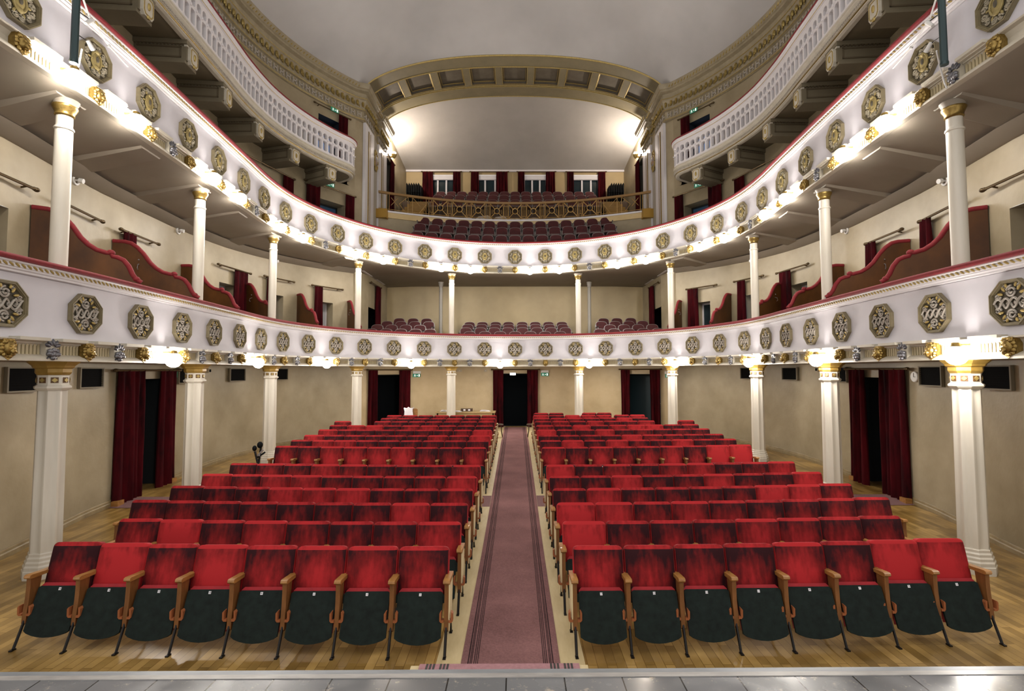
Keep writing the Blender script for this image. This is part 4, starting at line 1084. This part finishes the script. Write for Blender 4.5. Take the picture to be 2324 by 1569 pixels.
for s,nm in ((-1,'left'),(1,'right')):
    for i in range(7):
        x = s*(4.68+.115*i); t = thing('folded_chair',f'{ORD[i+1]} from inner end of the black folded chairs stacked upright, {nm} side of rear gallery','chair',f'black folded chairs, {nm} of the rear windows',M=T(x,25.3,10.871))
        h = .98 if i else .86
        mb = MB(); mb.box(-.035,.035,-.24,.24,.5,h-.04); part('backrest', mb, BLACK, t)
        mb = MB(); mb.box(-.03,.03,-.22,.22,.16,.48); part('seat', mb, BLACK, t)
        for q in (-1,1): mb = MB(); mb.tube([(0,.25*q,0),(0,.25*q,h-.05),(0,.22*q,h)],.018,6); part('leg', mb, BLACK, t)
# ------------------------------------------------------------------ side galleries (third level)
def bay_mesh(p0,p1,n0,n1,mb):
    """one pierced bay between plan points: tall chamfered slot, small octagon above"""
    zb,zt = 9.47,10.22; th = .13
    def P(a,z,d):
        q = p0*(1-a)+p1*a; n = n0*(1-a)+n1*a; return (q[0]+n[0]*d,q[1]+n[1]*d,z)
    cells = [(zb,9.54,None),(9.54,9.875,(.13,.87,9.55,9.865,.03)),(9.875,9.915,None),(9.915,10.12,(.15,.85,9.93,10.112,.045)),(10.12,zt,None)]
    for z0,z1,h in cells:
        for d,fl in ((0,0),(th,1)):
            if h is None: mb.add([P(0,z0,d),P(1,z0,d),P(1,z1,d),P(0,z1,d)],[(0,1,2,3)])
            else:
                a0,a1,c0,c1,ch = h; ca = ch/.215
                hole = [(a0+ca,c0),(a1-ca,c0),(a1,c0+ch),(a1,c1-ch),(a1-ca,c1),(a0+ca,c1),(a0,c1-ch),(a0,c0+ch)]
                v = [P(0,z0,d),P(1,z0,d),P(1,z1,d),P(0,z1,d)]+[P(a,z,d) for a,z in hole]
                mb.add(v,[(0,1,5,4),(1,6,5),(1,2,7,6),(2,8,7),(2,3,9,8),(3,10,9),(3,0,11,10),(0,4,11)])
                if d == 0: mb.add([P(a,z,0) for a,z in hole]+[P(a,z,th) for a,z in hole],[(i,(i+1)%8,8+(i+1)%8,8+i) for i in range(8)])
def gal_path(s):
    pts = []
    for u in np.arange(UA,9.62,.1):
        p,d,n = F(u); pts.append((p+n*.42,n))
    # rounded end turning back to the wall
    p,d,n = F(9.62); c = p+n*(.42+.62); 
    for a in np.linspace(0,PI*.5,12)[1:]:
        r = .62; q = c+d*(r*math.sin(a))-n*(r*math.cos(a)); nn = -(d*math.sin(a)-n*math.cos(a)); pts.append((q,nn))
    q,nn = pts[-1]; w = WO(9.9)
    for k in np.linspace(.1,.62,4): pts.append((q+n*k,nn))
    if s > 0: pts = [(np.array((-p[0],p[1])),np.array((-n[0],n[1]))) for p,n in pts]
    return pts
for s,nm in ((-1,'left'),(1,'right')):
    GP = gal_path(s)
    A = np.array([p for p,n in GP]); NN = np.array([n for p,n in GP]); Ls = np.concatenate([[0],np.cumsum(np.hypot(*np.diff(A,axis=0).T))])
    def gat(sv):
        p = np.array([np.interp(sv,Ls,A[:,0]),np.interp(sv,Ls,A[:,1])]); n = np.array([np.interp(sv,Ls,NN[:,0]),np.interp(sv,Ls,NN[:,1])]); return p,n/np.hypot(*n)
    g = thing('side_gallery',f'white pierced balustrade gallery high on the {nm} wall with scrolled brackets','balcony')
    mb = MB(); k = int(Ls[-1]/.215)
    for i in range(k):
        p0,n0 = gat(Ls[-1]*i/k); p1,n1 = gat(Ls[-1]*(i+1)/k); bay_mesh(p0,p1,n0,n1,mb)
    for i in range(1,k):
        p0,n0 = gat(Ls[-1]*i/k); mb.ball((p0[0]-n0[0]*.012,p0[1]-n0[1]*.012,9.895),(.028,.028,.028),6,5)
    part('balustrade', mb, WHITE, g, smooth=20)
    mb = MB(); mb.sweep(GP,[(-.03,10.22),(-.05,10.25),(-.05,10.31),(-.07,10.32),(-.07,10.345),(.16,10.345),(.16,10.22)]); part('top_rail', mb, WHITE, g, smooth=30)
    mb = MB(); mb.sweep(GP,[(-.08,10.345),(-.09,10.37),(-.06,10.40),(.12,10.405),(.17,10.37),(.16,10.345)]); part('plush_rail', mb, REDP, g, smooth=50)
    mb = MB(); mb.sweep(GP,[(.1,9.47),(-.03,9.47),(-.03,9.44),(-.01,9.43),(-.01,9.40),(.06,9.35),(.06,9.33),(-.0,9.33),(.0,9.27),(.03,9.26),(.03,9.20),(.08,9.18),(.16,9.18),(.2,9.30)]); part('base_moulding', mb, STUC, g, smooth=20)
    mb = MB()
    for i in range(int(Ls[-1]/.06)):
        p0,n0 = gat((i+.5)*.06); mb.ball((p0[0]-n0[0]*.004,p0[1]-n0[1]*.004,9.30),(.024,.024,.024),5,4)
    part('bead_moulding', mb, RELL, g)
    mb = MB(); mb.tube([(p[0]+n[0]*.025,p[1]+n[1]*.025,9.235) for p,n in GP],.014,5); part('gilt_line', mb, GOLD, g)
    mb = MB(); mb.tube([(p[0]-n[0]*.035,p[1]-n[1]*.035,10.235) for p,n in GP],.010,5); part('gilt_line', mb, GOLDP, g)
    # slab
    mb = MB(); r0 = []; r1 = []
    for u in np.arange(UA,9.61,.2):
        p,d,n = F(u); a = p+n*.50; b = p+n*WO(u); sx = 1 if s < 0 else -1
        r0.append((a[0]*sx,a[1])); r1.append((b[0]*sx,b[1]))
    for (q,nn),w in zip(GP[len(np.arange(UA,9.62,.1)):],np.linspace(9.66,10.38,15)):
        b = O(w,WO(w)); r0.append((q[0]+nn[0]*.08,q[1]+nn[1]*.08)); r1.append((b[0]*(1 if s<0 else -1),b[1]))
    mb.grid([[(x,y,9.20) for x,y in r0],[(x,y,9.20) for x,y in r1]]); mb.grid([[(x,y,9.34) for x,y in r0],[(x,y,9.34) for x,y in r1]])
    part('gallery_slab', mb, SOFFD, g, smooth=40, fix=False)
    for j,u in enumerate((-.05,1.25,2.6,3.9,5.22,6.62,7.92,9.15)):
        uu = u if s < 0 else 30-u; L = WO(u)-.5; M = frame(uu,.5,0)
        mb = MB(); mb.box(-.19,.19,0,L,8.78,9.18,M); mb.box(-.23,.23,-.02,L,9.10,9.19,M); mb.box(-.21,.21,.02,L,8.72,8.78,M)
        br = part('bracket', mb, SOFFD, g, smooth=20)
        mb = MB()
        for q in (-1,1):
            x0,x1 = (.19*q,.205*q) if q > 0 else (.205*q,.19*q)
            mb.box(x0,x1,.10,L-.06,8.83,8.86,M); mb.box(x0,x1,.10,L-.06,9.03,9.06,M); mb.box(x0,x1,.10,.13,8.83,9.06,M)
            for i in range(int(L/.07)): mb.box(x0,x1+(.02*q if q>0 else 0),.05+.07*i,.085+.07*i,9.08,9.12,M)
        part('side_panel', mb, mat('bracket_dark_line','5a4f3c',.6) if 'bracket_dark_line' not in bpy.data.materials else bpy.data.materials['bracket_dark_line'], br, smooth=0)  # darker raised lines on the bracket sides
        mb = MB(); k8 = [(.10,.18),(.15,.12),(.15,-.12),(.10,-.19),(-.10,-.19),(-.15,-.12),(-.15,.12),(-.10,.18)]
        mb.prism([(a,8.93+b) for a,b in k8],'y',-.05,.02,M); mb.box(-.2,.2,-.01,.05,9.06,9.12,M); hd = part('bracket_head', mb, STUC, br, smooth=20)
        mb = MB(); mb.ball((0,-.055,8.94),(.035,.03,.07),8,6,M); mb.ball((0,-.05,8.75),(.05,.03,.04),6,5,M); mb.ring([(a*.85,8.93+b*.85) for a,b in k8],[(a*.75,8.93+b*.77) for a,b in k8],'y',-.06,-.04,M); part('gilt_rosette', mb, GOLDP, br)
# ------------------------------------------------------------------ curtains and rods
def wpt(u,ins): q = O(u,WO(u)-ins); return np.array([float(q[0]),float(q[1])])
def rod(A,B,z,nrm,label,grp=None,r=.022):
    A,B = np.array(A,float),np.array(B,float); d = (B-A)/np.hypot(*(B-A)); nrm = np.array(nrm)
    t = thing('curtain_rod',label,'curtain rod',grp,loc=(A[0],A[1],z)); L = np.hypot(*(B-A))
    mb = MB(); mb.tube([(0,0,0),(d[0]*L,d[1]*L,0)],r,8); part('rod', mb, ROD, t)
    for e in (0,L):
        mb = MB(); sg = -1 if e == 0 else 1; mb.ball((d[0]*(e+.045*sg),d[1]*(e+.045*sg),0),(.042,.042,.035),8,6); mb.ball((d[0]*(e+.0*sg),d[1]*(e+.0*sg),0),.03,8,6); part('finial', mb, ROD, t)
    for e in (.1*L,.9*L):
        mb = MB(); mb.tube([(d[0]*e,d[1]*e,0),(d[0]*e+nrm[0]*.1,d[1]*e+nrm[1]*.1,-.02)],.014,6); part('wall_bracket', mb, ROD, t)
    return t
def curtain(A,B,z0,z1,nrm,label,folds=4,grp=None,m=None,flare=.0):
    A,B,nrm = np.array(A,float),np.array(B,float),np.array(nrm,float); n = folds*8
    rows = []
    for k,w in enumerate((0,.03,.2,.5,.8,1.)):
        z = z1+(z0-z1)*w; am = .022+.036*min(1,w*3); sp = 1+flare*w-.06*math.sin(PI*w)
        f = []; b = []
        for i in range(n+1):
            a = (i/n-.5)*sp+.5; q = A+(B-A)*a+nrm*(am*(math.sin(i/8*2*PI+.9*w*math.sin(i*.37+1))*(.75+.45*math.sin(i*.53+2.1*w)))); f.append((q[0]-nrm[0]*.008,q[1]-nrm[1]*.008,z)); b.append((q[0]+nrm[0]*.008,q[1]+nrm[1]*.008,z))
        rows.append(f+b[::-1]+[f[0]])
    mb = MB(); mb.grid(rows)
    o = part('curtain', mb, m or CURT, smooth=70); tag(o,label,'curtain',grp); return o
sides = (('left',lambda u:u),('right',lambda u:30-u))
for si,(nm,f) in enumerate(sides):
    N_ = lambda u:F(f(u))[2]
    rod(wpt(f(3.5),.1),wpt(f(5.28),.1),2.60,N_(4.4),f'dark rod over the curtained side door, {nm} wall of the stalls')
    curtain(wpt(f(3.55),.09),wpt(f(4.22),.09),.03,2.60,N_(3.9),f'heavy dark red curtain on the stage side of the {nm} stalls door',5)
    curtain(wpt(f(4.70),.09),wpt(f(5.22),.09),.03,2.60,N_(5.0),f'heavy dark red curtain on the rear side of the {nm} stalls door',4)
    for (u,zz_) in ((3.50,.0),(3.95,.0),(4.95,.0),(5.2,.0)):
        pass
    bx = [(.45,1.52,5.255),(2.03,3.0,5.26),(3.5,4.44,5.255),(6.54,7.43,5.345),(7.89,8.66,5.385),(9.25,10.05,5.40)]
    cu = {0:[(2,3.55,3.85),(3,7.0,7.38),(4,7.95,8.15),(5,9.3,9.52)],1:[(1,2.75,3.02),(2,4.2,4.48),(3,7.05,7.38),(4,8.38,8.6),(5,9.75,10.05)]}[si]
    for i,(a,b,z) in enumerate(bx): rod(wpt(f(a),.1),wpt(f(b),.1),z,N_((a+b)/2),f'brass curtain rod over the {ORD[i+1]} box door from the stage, {nm} side','curtain rods of the lower balcony boxes')
    for (i,a,b) in cu: curtain(wpt(f(a),.1),wpt(f(b),.1),3.0,bx[i][2],N_((a+b)/2),f'narrow dark red curtain at the {ORD[i+1]} box door from the stage, {nm} side',3,'curtains of the lower balcony boxes')
    rod(wpt(f(7.15),.1),wpt(f(8.62),.1),8.68,N_(7.9),f'curtain rod nearer the stage on the {nm} wall of the upper balcony')
    curtain(wpt(f(8.33),.1),wpt(f(8.62),.1),6.6,8.68,N_(8.5),f'dark curtain nearer the stage on the {nm} wall of the upper balcony',3)
    rod(wpt(f(8.98),.1),wpt(f(10.38),.1),8.82,N_(9.7),f'long curtain rod beside the pier on the {nm} wall of the upper balcony')
    curtain(wpt(f(9.0),.1),wpt(f(9.40),.1),6.6,8.82,N_(9.2),f'dark curtain left of the blue doorway, upper balcony {nm} wall' if si==0 else 'dark curtain right of the blue doorway, upper balcony right wall',3)
    curtain(wpt(f(10.13),.1),wpt(f(10.38),.1),6.6,8.82,N_(10.2),f'dark red curtain next to the pier, {nm} wall of the upper balcony',3)
    rod(wpt(f(9.22),.1),wpt(f(10.2),.1),11.58,N_(9.7),f'short curtain rod above the {nm} side gallery under the cornice')
    curtain(wpt(f(9.9),.1),wpt(f(10.16),.1),9.4,11.58,N_(10.),f'dark red curtain above the {nm} side gallery rail',3)
    s = -1 if si == 0 else 1; x = (XR-.1)*s; nr = (s,0)
    rod((x,19.6),(x,20.95),5.95,nr,f'rod of the dark doorway at the {nm} end of the lower balcony seating')
    curtain((x,20.35),(x,20.95),3.9,5.95,nr,f'dark red curtain at the {nm} end of the lower balcony seating',4)
    rod((x,21.95),(x,23.05),11.95,nr,f'rod in the {nm} side wall opening of the rear gallery')
    curtain((x,22.4),(x,23.0),9.1,11.95,nr,f'dark red curtain in the {nm} side wall opening of the rear gallery',4,flare=.15)
for nm,(a,b,c,d) in (('left',(10.84,11.10,11.70,12.02)),('centre',(14.36,14.66,15.34,15.66)),('right',(18.02,18.28,18.84,19.13))):
    rod(wpt(a,.1),wpt(d,.1),2.60,F((a+d)/2)[2],f'dark rod over the {nm} back doorway of the stalls')
    curtain(wpt(a,.09),wpt(b,.09),.3,2.60,F(a)[2],f'dark red curtain left of the {nm} back doorway of the stalls',3)
    curtain(wpt(c,.09),wpt(d,.09),.3,2.60,F(c)[2],f'dark red curtain right of the {nm} back doorway of the stalls',3)
for i,(a,b,c,d) in enumerate(((957,981,1027,1044),(1068,1086,1126,1152),(1176,1191,1240,1261),(1289,1304,1360,1377))):
    rod((xpx(a),25.88),(xpx(d),25.88),12.74,(0,1),f'rod over the {ORD[i+1]} rear gallery window from the left')
    for (p,q,w) in ((a,b,'left'),(c,d,'right')): curtain((xpx(p),25.86),(xpx(q),25.86),10.9,12.73,(0,1),f'dark curtain on the {w} of the {ORD[i+1]} rear gallery window from the left',4,'curtains of the rear gallery windows',flare=.22)
# ------------------------------------------------------------------ box partitions
PT = [(1.61,2.20),(3.40,3.73),(5.42,5.24),(7.38,6.85),(8.86,8.48),(10.28,9.96)]
SH = [(0,5.0),(.13,5.0),(.2,4.98),(.27,4.91),(.34,4.80),(.42,4.63),(.49,4.53),(.57,4.46),(.66,4.43),(.70,4.43),(.72,4.38),(.76,4.375),(.82,4.34),(.87,4.25),(.91,4.12),(.95,4.04),(1.0,4.0)]
for si,(nm,f) in enumerate(sides):
    for i,(uw,ur) in enumerate(PT):
        a = wpt(f(uw),.01); b = O(f(ur),.13); d = b-a; L = float(np.hypot(*d)); ang = math.atan2(d[1],d[0])
        t = thing('box_partition',f'carved wooden box partition with red padded top, {ORD[i+1]} from the stage on the {nm}','partition','box partitions of the lower balcony',M=T(a[0],a[1],0)@RZ(ang))
        mb = MB(); poly = [(0,2.96)]+[(q*L,z) for q,z in SH]+[(L,2.96)]
        mb.prism(poly,'y',-.025,.025); part('board', mb, WOOD, t, smooth=40)
        mb = MB(); mb.tube([(q*L,0,z+.01) for q,z in SH],.042,8); mb.ball((.70*L,0,4.45),(.06,.05,.05),8,6); mb.ball((.95*L,0,4.06),(.055,.05,.05),8,6); part('padding', mb, REDP, t, smooth=60)
        if i%2 == 1:
            mb = MB(); sg = 1 if si else -1
            for sg in (-1,1): mb.tube([(.30*L,.03*sg,4.60),(.30*L,.09*sg,4.58),(.30*L,.11*sg,4.52),(.30*L,.08*sg,4.49)],.009,5); mb.ball((.30*L,.05*sg,4.68),.014,6,4)
            part('coat_hook', mb, CHROME, t)
# ------------------------------------------------------------------ grilles, sensors, signs
for si,(nm,f) in enumerate(sides):
    for i,(a,b) in enumerate(((1.28,1.83),(2.7,3.2),(5.32,5.72),(6.96,7.4),(8.27,8.58))):
        u = (a+b)/2; w = float(np.hypot(*(wpt(a,0)-wpt(b,0))))
        t = thing('ventilation_grille',f'black rectangular grille high on the {nm} stalls wall, {ORD[i+1]} from the stage','grille','grilles on the stalls walls',M=wframe(f(u),2.47,.045))
        mb = MB(); o_ = [(-w/2,-.18),(w/2,-.18),(w/2,.18),(-w/2,.18)]; mb.ring(o_,[(x*.92,z*.88) for x,z in o_],'y',-.05,0); part('frame', mb, mat('grille_frame','7d735f',.6) if si+i==0 else bpy.data.materials['grille_frame'], t, smooth=0)
        mb = MB(); mb.box(-w*.46,w*.46,-.015,0,-.16,.16)
        for q in range(9): mb.box(-w*.46,w*.46,-.03,-.015,-.15+.035*q,-.14+.035*q)
        part('mesh_panel', mb, GRILL, t, smooth=0)
    for j,(u,z,w) in enumerate(((2.46,5.77,'above the second box'),(5.25,5.78,'above the third partition'),(8.2,5.93,'above the fifth box'),(8.15,8.95,'under the side gallery'))):
        t = thing('wall_sensor',f'small white round sensor {w} on the {nm} wall','sensor','white wall sensors',M=wframe(f(u),z))
        mb = MB(); mb.ring([(.08*math.cos(q*PI/8),.08*math.sin(q*PI/8)) for q in range(16)],[(.05*math.cos(q*PI/8),.05*math.sin(q*PI/8)) for q in range(16)],'y',-.03,0); part('base_ring', mb, GREYS, t)
        mb = MB(); mb.tube([(0,0,0),(0,-.07,0)],.018,6); mb.tube([(0,-.07,-.0),(.01,-.13,-.01)],.042,10); part('head', mb, GREYS, t)
    t = thing('wall_speaker',f'tiny box speaker high on the {nm} stalls wall between two grilles','speaker',M=wframe(f(6.3),2.58))
    mb = MB(); mb.box(-.06,.06,-.12,-.02,-.05,.06); part('cabinet', mb, mat('speaker_beige','a79a80',.5) if si==0 else bpy.data.materials['speaker_beige'], t)
    mb = MB(); mb.tube([(0,0,0),(0,-.05,0)],.015,6); part('bracket', mb, BLKM, t)
    mb = MB(); mb.box(-.04,.04,-.124,-.12,-.03,.04); part('front', mb, GRILL, t)
def exit_sign(M,label,box=True,w=.30,h=.13):
    t = thing('exit_sign',label,'exit sign','green exit signs',M=M)
    mb = MB(); mb.box(-w/2,w/2,-.03,0,-h/2,h/2); part('plate', mb, GREEN, t)
    m = MB(); y0,y1 = -.033,-.03; k = h/.13
    x = -w*.22        # running figure
    m.prism([(x-.012+.02*math.cos(a)*.6,.035*k+.011*math.sin(a)) for a in np.linspace(0,2*PI,9)[:-1]],'y',y0,y1)
    m.prism([(x-.02,.022*k),(x+.008,.024*k),(x+.0,-.012*k),(x-.018,-.010*k)],'y',y0,y1)
    m.prism([(x-.018,-.010*k),(x-.004,-.012*k),(x-.03,-.05*k),(x-.042,-.046*k)],'y',y0,y1); m.prism([(x-.006,-.01*k),(x+.004,-.016*k),(x+.03,-.03*k),(x+.024,-.052*k),(x+.014,-.05*k),(x+.018,-.034*k)],'y',y0,y1)
    m.prism([(x+.004,.022*k),(x+.03,.004*k),(x+.026,-.004*k),(x+.0,.010*k)],'y',y0,y1); m.prism([(x-.018,.02*k),(x-.042,.0*k),(x-.036,-.006*k),(x-.014,.008*k)],'y',y0,y1)
    m.prism([(.0,.008*k),(.022,.008*k),(.022,.024*k),(.046,.0),(.022,-.024*k),(.022,-.008*k),(0,-.008*k)],'y',y0,y1)   # arrow
    m.box(w*.24,w*.40,y0,y1,-.045*k,.045*k)                                                          # doorway
    part('pictogram', m, SIGNW, t, smooth=0)
    if box:
        mb = MB(); mb.box(-w*.5,w*.5,-.06,0,h/2+.01,h/2+.10); part('lamp_housing', mb, GREYS, t)
    return t
exit_sign(wframe(15.85,2.40,.02),'green exit sign with white housing right of the centre back doorway')
exit_sign(wframe(12.2,2.38,.02),'green exit sign right of the left back doorway')
exit_sign(wframe(19.36,2.36,.02),'green exit sign right of the right back doorway')
exit_sign(wframe(5.42,2.50,.02),'green exit sign beside the left side door of the stalls',False)
exit_sign(wframe(24.55,2.50,.02),'green exit sign on the rear side of the right stalls door',False)
for si,(nm,f) in enumerate(sides):
    exit_sign(wframe(f(9.72),9.0,.02),f'green exit sign over the blue doorway, {nm} wall of the upper balcony',False)
    exit_sign(wframe(f(9.75),11.63,.13),f'green exit sign just under the cornice on the {nm} wall',False)
t = thing('lit_sign','small glowing white box sign over the centre back doorway','sign',M=wframe(14.93,2.42,.05))
mb = MB(); mb.box(-.12,.12,-.06,0,-.05,.05); part('housing', mb, GREYS, t)
mb = MB(); mb.box(-.11,.11,-.066,-.06,-.042,.042); part('lit_face', mb, LIGHTBOX, t)
for k,u in enumerate((13.4,14.15)):
    t = thing('junction_box',f'small beige box high on the back wall, {"left" if k==0 else "right"} one left of the centre doorway','box',M=wframe(u,2.56)); mb = MB(); mb.box(-.10+.04*k,.10-.04*k,-.05,0,-.05,.05); part('cover', mb, bpy.data.materials['speaker_beige'], t)
    mb = MB(); mb.ball((0,-.052,0),.012,6,4); part('indicator', mb, GREYS, t)
t = thing('wall_clock','small pale round dial beside the right side door of the stalls','dial',M=wframe(26.62,2.45)); mb = MB(); mb.lathe([(.10,0),(.10,.04),(.09,.05)],20,RX(PI/2)); part('case', mb, GREYS, t)
mb = MB(); mb.box(-.004,.004,-.055,-.05,0,.07); mb.box(0,.05,-.055,-.05,-.004,.004); part('hands', mb, BLKM, t)
# lit pane on the door behind the left curtain
pv = bpy.data.objects.get('door_1')
if pv: mb = MB(); mb.box(.42,.56,-.01,0,1.50,1.92); part('glass_pane', mb, mat('lit_pane','b9c6e0',.3,emit=('b9c6e8',.5)), pv)
# ------------------------------------------------------------------ rear of the stalls: control table, chairs
t = thing('control_table','pale wooden control table behind the last left seats','table',loc=(-1.88,19.78,.285))
mb = MB(); mb.box(-1.13,1.13,-.34,.34,.68,.72); part('table_top', mb, TABW, t)
mb = MB(); mb.box(-1.07,1.07,-.30,-.27,.45,.68); part('apron', mb, TABW, t)
for x in (-1,1):
    for y in (-1,1): mb = MB(); mb.box(x*1.05-.03,x*1.05+.03,y*.27-.03,y*.27+.03,0,.68); part('leg', mb, TABW, t)
t = thing('lighting_console','small dark console with two white dials on the control table','console',loc=(-1.86,19.85,1.006))
mb = MB(); mb.box(-.22,.22,-.1,.1,0,.10); part('case', mb, mat('console_brown','4a3524',.5), t)
for q in (-.08,.10): mb = MB(); mb.box(q-.04,q+.04,-.105,-.1,.02,.085); part('dial', mb, PAPER, t, smooth=0)
for i,(x,y,w,lab) in enumerate(((-2.65,19.8,.22,'crumpled white paper left of the column on the control table'),(-1.15,19.8,.20,'white paper sheets with dark marks at the right end of the control table'),(-2.2,19.62,.16,'small white paper at the foot of the column on the control table'))):
    mb = MB()
    for k in range(4): mb.box(-w+.03*k,w-.04*k,-.12,.12,.012*k,.012*k+.008,RZ(.25*k)@RY(.03*k))
    o = part('paper_sheets', mb, PAPER, M=T(x,y,1.008), smooth=0); tag(o,lab,'paper','papers on the control table')
t = thing('wooden_chair','wooden chair behind the last left row, partly under a white cloth','chair',loc=(-3.50,17.35,.285))
mb = MB(); mb.box(-.2,.2,-.2,.2,.43,.46); part('seat', mb, ARMW, t)
mb = MB(); mb.prism([(-.2,.66),(.2,.66),(.2,.95),(.16,1.0),(-.16,1.0),(-.2,.95)],'y',.18,.205); part('backrest', mb, ARMW, t)
for x in (-.18,.18):
    mb = MB(); mb.tube([(x,.19,0),(x,.19,.98)],.016,6); part('leg', mb, ARMW, t)
    mb = MB(); mb.tube([(x,-.18,0),(x,-.18,.43)],.016,6); part('leg', mb, ARMW, t)
mb = MB(); rows = []
for k,(z,y) in enumerate(((.70,.13),(.9,.14),(1.01,.17),(1.02,.21),(.9,.24),(.72,.25))): rows.append([(-.25+.30*i/8+.02*math.sin(k*2+i), y-.015*math.sin(i*1.7+k), z-.02*math.sin(i*1.3)) for i in range(9)])
mb.grid(rows); rows2 = [[(x,y*1.0+(.012 if k>2 else -.012),z+.012) for x,y,z in r] for k,r in enumerate(rows)]; mb.grid(rows2)
o = part('white_cloth', mb, PAPER, M=T(-3.50,17.35,.285), fix=False); tag(o,'bright white cloth draped over the wooden chair behind the seats','cloth')
for s,nm in ((-1,'left'),(1,'right')):
    t = thing('stool',f'dark wooden stool at the rear end of the aisle, {nm} side','stool','stools at the rear of the aisle',loc=(.55*s,17.75,.285))
    mb = MB(); mb.lathe([(.02,.41),(.15,.41),(.16,.43),(.15,.45),(.02,.455)],14); part('seat', mb, mat('stool_wood','4a3828',.4) if s<0 else bpy.data.materials['stool_wood'], t)
    for q in range(4): a = PI/4+q*PI/2; mb = MB(); mb.tube([(.10*math.cos(a),.10*math.sin(a),.42),(.12*math.cos(a),.12*math.sin(a),.2),(.17*math.cos(a),.17*math.sin(a),0)],.014,6); part('leg', mb, bpy.data.materials['stool_wood'], t)
    for si2 in (0,1):
        pass
# black folded stand beside row seven
t = thing('folded_stand','black folded metal stand beside the left end of the seventh row','stand',loc=(-5.30,10.75,zf(10.75)))
mb = MB(); mb.tube([(-.05,0,0),(.02,0,.5),(.06,.02,.9)],.022,6); mb.tube([(.14,.05,0),(.03,0,.5),(-.05,0,.82)],.022,6); mb.tube([(.02,-.12,0),(.03,0,.6)],.02,6); part('legs', mb, BLKM, t)
mb = MB(); mb.ball((.05,0,.95),(.06,.06,.07),8,6); mb.ball((-.06,0,.88),(.045,.05,.06),8,6); mb.tube([(.16,0,.80),(.02,-.05,.70)],.02,6); part('clamp_head', mb, BLACK, t)
mb = MB(); mb.tube([(.14,-.03,.86),(.03,-.05,.74)],.016,6); mb.ball((.06,-.03,.74),.03,6,5); part('steel_knob', mb, CHROME, t)
# wooden feet of the door frames
for si,(nm,f) in enumerate(sides):
    for k,u in enumerate((3.62,5.14)):
        q = wpt(f(u),.10); o = part('door_block', MB().box(-.09,.09,-.06,.06,0,.09), ARMW, M=T(q[0],q[1],zf(q[1])+.002)@RZ(math.atan2(F(f(u))[1][1],F(f(u))[1][0]))); tag(o,f'small wooden block at the foot of the {nm} stalls door, {"stage" if k==0 else "rear"} side','block')
# ------------------------------------------------------------------ wall uplights of the rear gallery
for s,nm in ((-1,'left'),(1,'right')):
    t = thing('wall_uplight',f'bright wall uplight in the rear gallery on the {nm}','lamp','rear gallery uplights',loc=(5.40*s,22.55,12.2))
    mb = MB(); mb.lathe([(.03,-.16),(.08,-.10),(.12,.0),(.125,.02),(.11,.02)],12); part('bowl', mb, GOLDP, t)
    mb = MB(); mb.ball((0,0,.06),.075,12,8); part('bulb', mb, UPLGT, t)
    mb = MB(); mb.box(min(0,.18*s),max(0,.18*s),-.03,.03,-.12,-.06); part('arm', mb, GOLDP, t)
# ------------------------------------------------------------------ lighting poles in front of the upper balcony
for si,(nm,f) in enumerate(sides):
    p = O(f(.36),-.33); t = thing('lighting_pole',f'dark vertical lighting pole in front of the upper balcony at the top {nm} corner','pole',M=frame(f(.36),-.33,6.42))
    mb = MB(); mb.tube([(0,0,0),(0,0,2.4)],.042,10); mb.lathe([(.045,-.02),(.05,0),(.045,.02)],10); part('pole', mb, PIPE, t)
    for z in (1.55,2.2): mb = MB(); mb.tube([(0,0,z),(0,.33,z)],.018,6); part('fixing_arm', mb, PIPE, t)
    q = 1 if si == 0 else -1
    mb = MB(); mb.tube([(.05*q,-.05,.2),(.2*q,.1,.1),(.26*q,.2,-.1),(.25*q,.22,-.18)],.01,5); part('cable', mb, ROPE, t)
    for j,(x,z,a) in enumerate(((.20,.66,.7),(.24,.36,-.6))):
        t2 = thing('spotlight',f'small white spotlight on the {nm} lighting pole, {"upper" if j==0 else "lower"} one','spotlight','spotlights on the lighting poles',M=frame(f(.36),-.33,6.42)@T(x*q,0,z)@Matrix.Diagonal((.62,.62,.62,1)))
        mb = MB(); mb.tube([(-.10*q,-.02,-.12 if a>0 else .05),(.05*q,-.02,.06 if a>0 else -.06)],[.035,.045],10); part('can', mb, GREYS, t2)
        mb = MB(); mb.tube([(-x*q/.62,0,.02),(0,0,.05)],.012,5); part('arm', mb, BLKM, t2)
    mb = MB(); mb.tube([(.02*q,0,1.0),(.4*q,.16,.86),(.8*q,.20,.72),(1.2*q,.22,.66)],.012,6); mb.ball((.4*q,.16,.86),.025,6,5); mb.ball((.8*q,.2,.72),.025,6,5)
    o = part('cable_arm', mb, ROPE, M=frame(f(.36),-.33,6.42)); tag(o,f'grey cable arm reaching from the {nm} lighting pole along the rail','cable')

# ------------------------------------------------------------------ light and colour
w = bpy.data.worlds.new('world'); scene.world = w; w.use_nodes = True
w.node_tree.nodes['Background'].inputs[0].default_value = (1,.96,.92,1); w.node_tree.nodes['Background'].inputs[1].default_value = .85  # even ambient fill, added to light the hall through the open stage side
vs = scene.view_settings; vs.view_transform = 'Standard'; vs.look = 'None'; vs.exposure = 0.72; vs.gamma = 1; vs.use_curve_mapping = False
scene.cycles.max_bounces = 8; scene.cycles.diffuse_bounces = 5; scene.cycles.sample_clamp_indirect = 4
